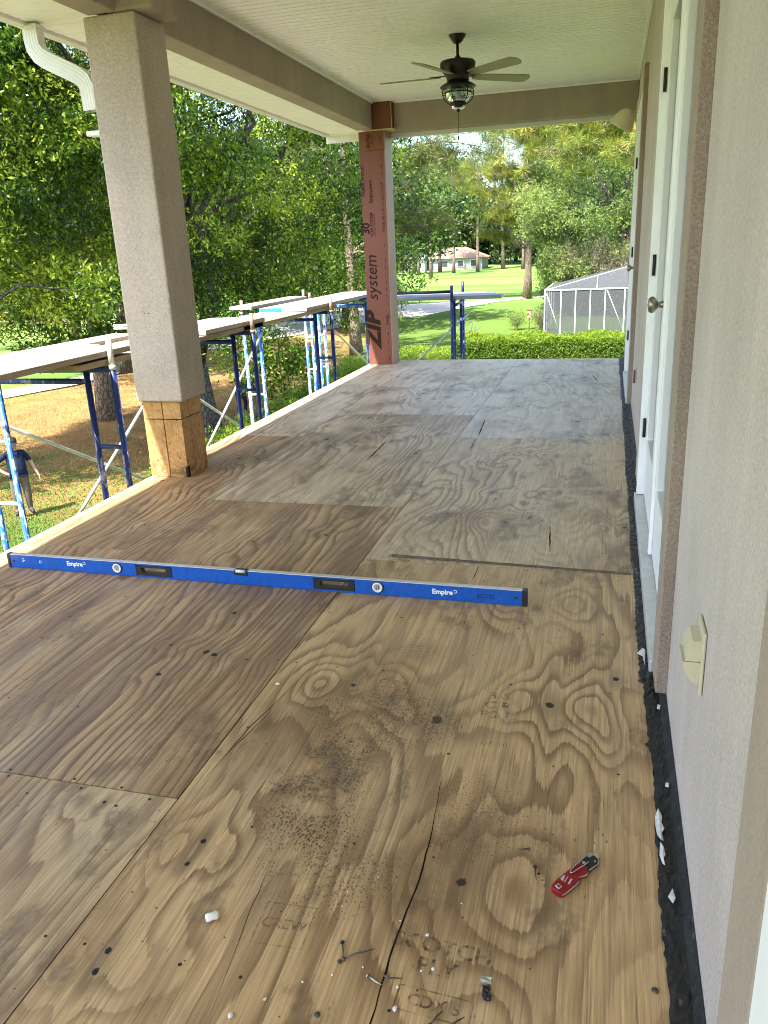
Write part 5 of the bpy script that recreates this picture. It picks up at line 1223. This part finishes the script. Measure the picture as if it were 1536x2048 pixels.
wisp((.2, 58.5, -3.8), 5.6, 2.2, 15000, 3, "pale greyish bush with bare twigs above the pool enclosure roof", leaf_mat("pale_leaf", (.17, .165, .10), (.27, .245, .15), (.36, .31, .21)))
wisp((-3.9, 62.0, -3.6), 3.6, 1.2, 6000, 4, "low olive bush left of the wispy olive one", m_live)
wisp((-4.3, 52.5, -3.95), 1.5, .8, 2600, 5, "small untidy bush left of the pool enclosure corner", m_wisp, .1, 24)
rb = wisp((-5.9, 53.0, -3.95), 1.1, .6, 1400, 6, "small rose bush with a red bloom in the far garden", m_hedge, .1, 16)
bm = bmesh.new(); bmesh.ops.create_icosphere(bm, subdivisions=1, radius=.09); B().bm(bm).obj("bloom", simple("red_bloom", (.5, .02, .03), .6), rb, (.75, -.2, 1.0))
def twigs(loc, label):
    t = empty("bare_shrub", loc, 0, label, "shrub"); b = B(); g = random.Random(2)
    for k in range(9):
        a = g.uniform(-1, 1); b.tube([(0, 0, 0), (a * .5, g.uniform(-.2, .2), .5), (a * .9 + g.uniform(-.1, .1), g.uniform(-.3, .3), g.uniform(.8, 1.3))], [.04, .03, .012], 5)
    b.obj("branches", simple("bleached_twig", (.5, .46, .4), .9), t); return t
twigs((-8.2, 47, -4), "bare pale shrub behind the clipped hedge")
bf = empty("bird_feeder", (-5.1, 53.2, -3.95), 0, "small tan bird feeder on a post by the rose bush", "bird feeder")
B().tube([(0, 0, 0), (0, 0, .75)], .03, 8).obj("post", m_joist, bf); B().bbox(-.14, .14, -.12, .12, .75, 1.25, .01).obj("house_box", simple("tan_box", (.45, .3, .2), .8), bf)
B().prism([(-.2, 0), (.2, 0), (0, .2)], -.17, .17, Matrix.Translation((0, 0, 1.25)) @ Matrix.Rotation(math.pi / 2, 4, 'X')).obj("roof", m_joist, bf)

# ------------------------------------------------------------------ pool enclosure
pc = empty("pool_enclosure", (-3.9, 50, G), 0, "white framed screen enclosure with a sloping screen roof beyond the hedge", "pool enclosure")
m_wf = simple("white_frame", (.56, .61, .64), .4, .4); LXp, LYp, HP = 14.0, 13.0, 2.65; ins, HR = 6.0, 3.95
xs_ = [0, .95, 1.80, 2.65, 3.5, 4.6, 6.0, 8.0, 10, 12, 14.0]
for x in xs_:
    B().bbox(x - .035, x + .035, -.035, .035, 0, HP - .04, .004).obj("post", m_wf, pc); B().bbox(x - .035, x + .035, LYp - .035, LYp + .035, 0, HP - .04, .004).obj("post", m_wf, pc)
for y in (2.0, 4.0, 6.0, 8.5, 11):
    for x in (0, LXp): B().bbox(x - .03, x + .03, y - .035, y + .035, 0, HP - .04, .004).obj("post", m_wf, pc)
b = B()
for y in (0, LYp): b.box(-.04, LXp + .04, y - .04, y + .04, HP - .039, HP + .04); b.box(-.03, LXp, y - .03, y + .03, 0.0, .07)
for x in (0, LXp): b.box(x - .04, x + .04, .041, LYp - .041, HP - .038, HP + .039)
b.obj("eave_rail", m_wf, pc)
b = B(); T4 = [(ins, ins, HR), (LXp - ins, ins, HR), (LXp - ins, LYp - ins, HR), (ins, LYp - ins, HR)]; B4 = [(0, 0, HP), (LXp, 0, HP), (LXp, LYp, HP), (0, LYp, HP)]
for i in range(4): b.tube([B4[i], T4[i]], .028, 6); b.tube([T4[i], T4[(i + 1) % 4]], .028, 6)
for x in (3.0, 6.0, 9.0): b.tube([(x, 0, HP), (x, min(x, ins), HP + (HR - HP) * min(x, ins) / ins)] if x < ins else [(x, 0, HP), (min(x, LXp - ins), ins, HR)], .02, 5)
b.obj("roof_frame", m_wf, pc)
b = B(); b.tube([(.1, 0, HP - .2), (.92, 0, .1)], .025, 6); b.tube([(.9, LYp, .15), (.9 + 4.0, LYp, 1.75)], .03, 6); b.tube([(4.6, 0, .2), (3.6, 0, HP - .1)], .025, 6); b.obj("brace", m_wf, pc)
for x0_, x1_ in zip(xs_[:-1], xs_[1:]):
    for y in (0, LYp): B().add([(x0_ + .035, y, .07), (x1_ - .035, y, .07), (x1_ - .035, y, HP - .04), (x0_ + .035, y, HP - .04)], [(0, 1, 2, 3)]).obj("screen_panel", m_screen, pc)
for y0_, y1_ in ((0, 2), (2, 4), (4, 6), (6, 8.5), (8.5, 11), (11, 13)): B().add([(0, y0_ + .035, .07), (0, y1_ - .035, .07), (0, y1_ - .035, HP - .04), (0, y0_ + .035, HP - .04)], [(0, 1, 2, 3)]).obj("screen_panel", m_screen, pc)
for i in range(4): B().add([B4[i], B4[(i + 1) % 4], T4[(i + 1) % 4], T4[i]], [(0, 1, 2, 3)]).obj("roof_screen", m_screen, pc)
B().add(T4, [(0, 1, 2, 3)]).obj("roof_screen", m_screen, pc)

# ------------------------------------------------------------------ far houses, field fence
def far_house(loc, w, d, h, rh, wallc, roofc, label, wins, rz=0.0):
    t = empty("far_house", loc, rz, label, "house")
    B().box(-w / 2, w / 2, 0, d, -.5, h).obj("wall", simple("far_wall", wallc, .9), t)
    b = B(); o = .5; b.add([(-w / 2 - o, -o, h), (w / 2 + o, -o, h), (w / 2 + o, d + o, h), (-w / 2 - o, d + o, h), (-w / 2 + d * .45, d / 2, h + rh), (w / 2 - d * .45, d / 2, h + rh)], [(0, 1, 5, 4), (1, 2, 5), (2, 3, 4, 5), (3, 0, 4), (3, 2, 1, 0)]); b.obj("roof", simple("far_roof", roofc, .9, .1, var=.1, vs=2), t)
    mw_ = simple("far_window", (.05, .06, .07), .2, .5)
    for (x, z, ww, hh) in wins:
        wn_ = B().box(x - ww / 2 - .12, x + ww / 2 + .12, -.08, -.002, z - .12, z + hh + .12).obj("window", m_wf, t); B().box(x - ww / 2, x + ww / 2, -.11, -.081, z, z + hh).obj("pane", mw_, wn_)
    return t
far_house((-34.5, 133, -2.35), 10, 7, 2.0, 1.5, (.62, .64, .66), (.22, .24, .27), "white far house with a grey roof and dark windows beyond the fairway", [(-4, .7, .9, .9), (-2.2, .7, .9, .9), (-.2, .7, .8, .9), (1.6, .7, .8, .9), (3.6, .2, 1.0, 1.5)])
far_house((-25.3, 135, -2.35), 10, 7, 1.9, 1.7, (.36, .355, .34), (.30, .20, .15), "far house with a terracotta roof behind the pines", [(-3.6, .2, 1.1, 1.4), (-1.4, .6, 1.4, .9), (1.4, .6, .9, .9), (3.6, .6, .9, .9)])
ff = empty("field_fence", (-52, 60, -3.6), 0, "low wooden fence at the far edge of the left field", "fence")
for i in range(12): B().bbox(i * 2.2 - 14, i * 2.2 - 13.85, 0, .15, 0, 1.3, .01).obj("post", m_joist, ff)
for z in (.4, .8, 1.15): B().bbox(-14, 10.4, -.05, -.005, z, z + .14, .01).obj("rail", m_joist, ff)

# grass blades on the near lawn
g = np.random.default_rng(77); n = 130000
P = np.empty((n, 3)); P[:, 1] = 9 + 25 * g.uniform(0, 1, n) ** 1.3; P[:, 0] = -10.0 - (P[:, 1] * .62 - 2) * g.uniform(0, 1, n); P[:, 2] = gz(P[:, 0], P[:, 1]) + .05 * np.sin(P[:, 0] * .35 + P[:, 1] * .21) * (P[:, 1] > 12) - .01
nz = np.sin(P[:, 0] * .8 + 1.3 * np.sin(P[:, 1] * .5)) * np.sin(P[:, 1] * .9 + np.sin(P[:, 0] * .6)); gm = np.clip(.5 + .45 * nz + (19.0 - P[:, 1]) * .22, 0, 1)
D = unit(g.normal(size=(n, 3)) * .55 + np.array([0, 0, .7])); Wv = unit(np.cross(D, g.normal(size=(n, 3)))); L = g.uniform(.04, .10, n)
V, T = quads(P, D, Wv, L, L * .22, np.clip(gm + g.normal(size=n) * .12, 0, 1))
Mg = Mat("grass_blade", .8, .15); tt = Mg.attr("tint"); Mg.col(Mg.mix(tt.step(.35, .75), Mg.mix(tt.step(0, .4), (.36, .20, .075), (.37, .25, .09)), (.095, .17, .025)))
tag(link("grass", mesh_quads("grass", V, T, Mg.m)), "dry and green grass of the lawn below the deck", "grass", kind='stuff')
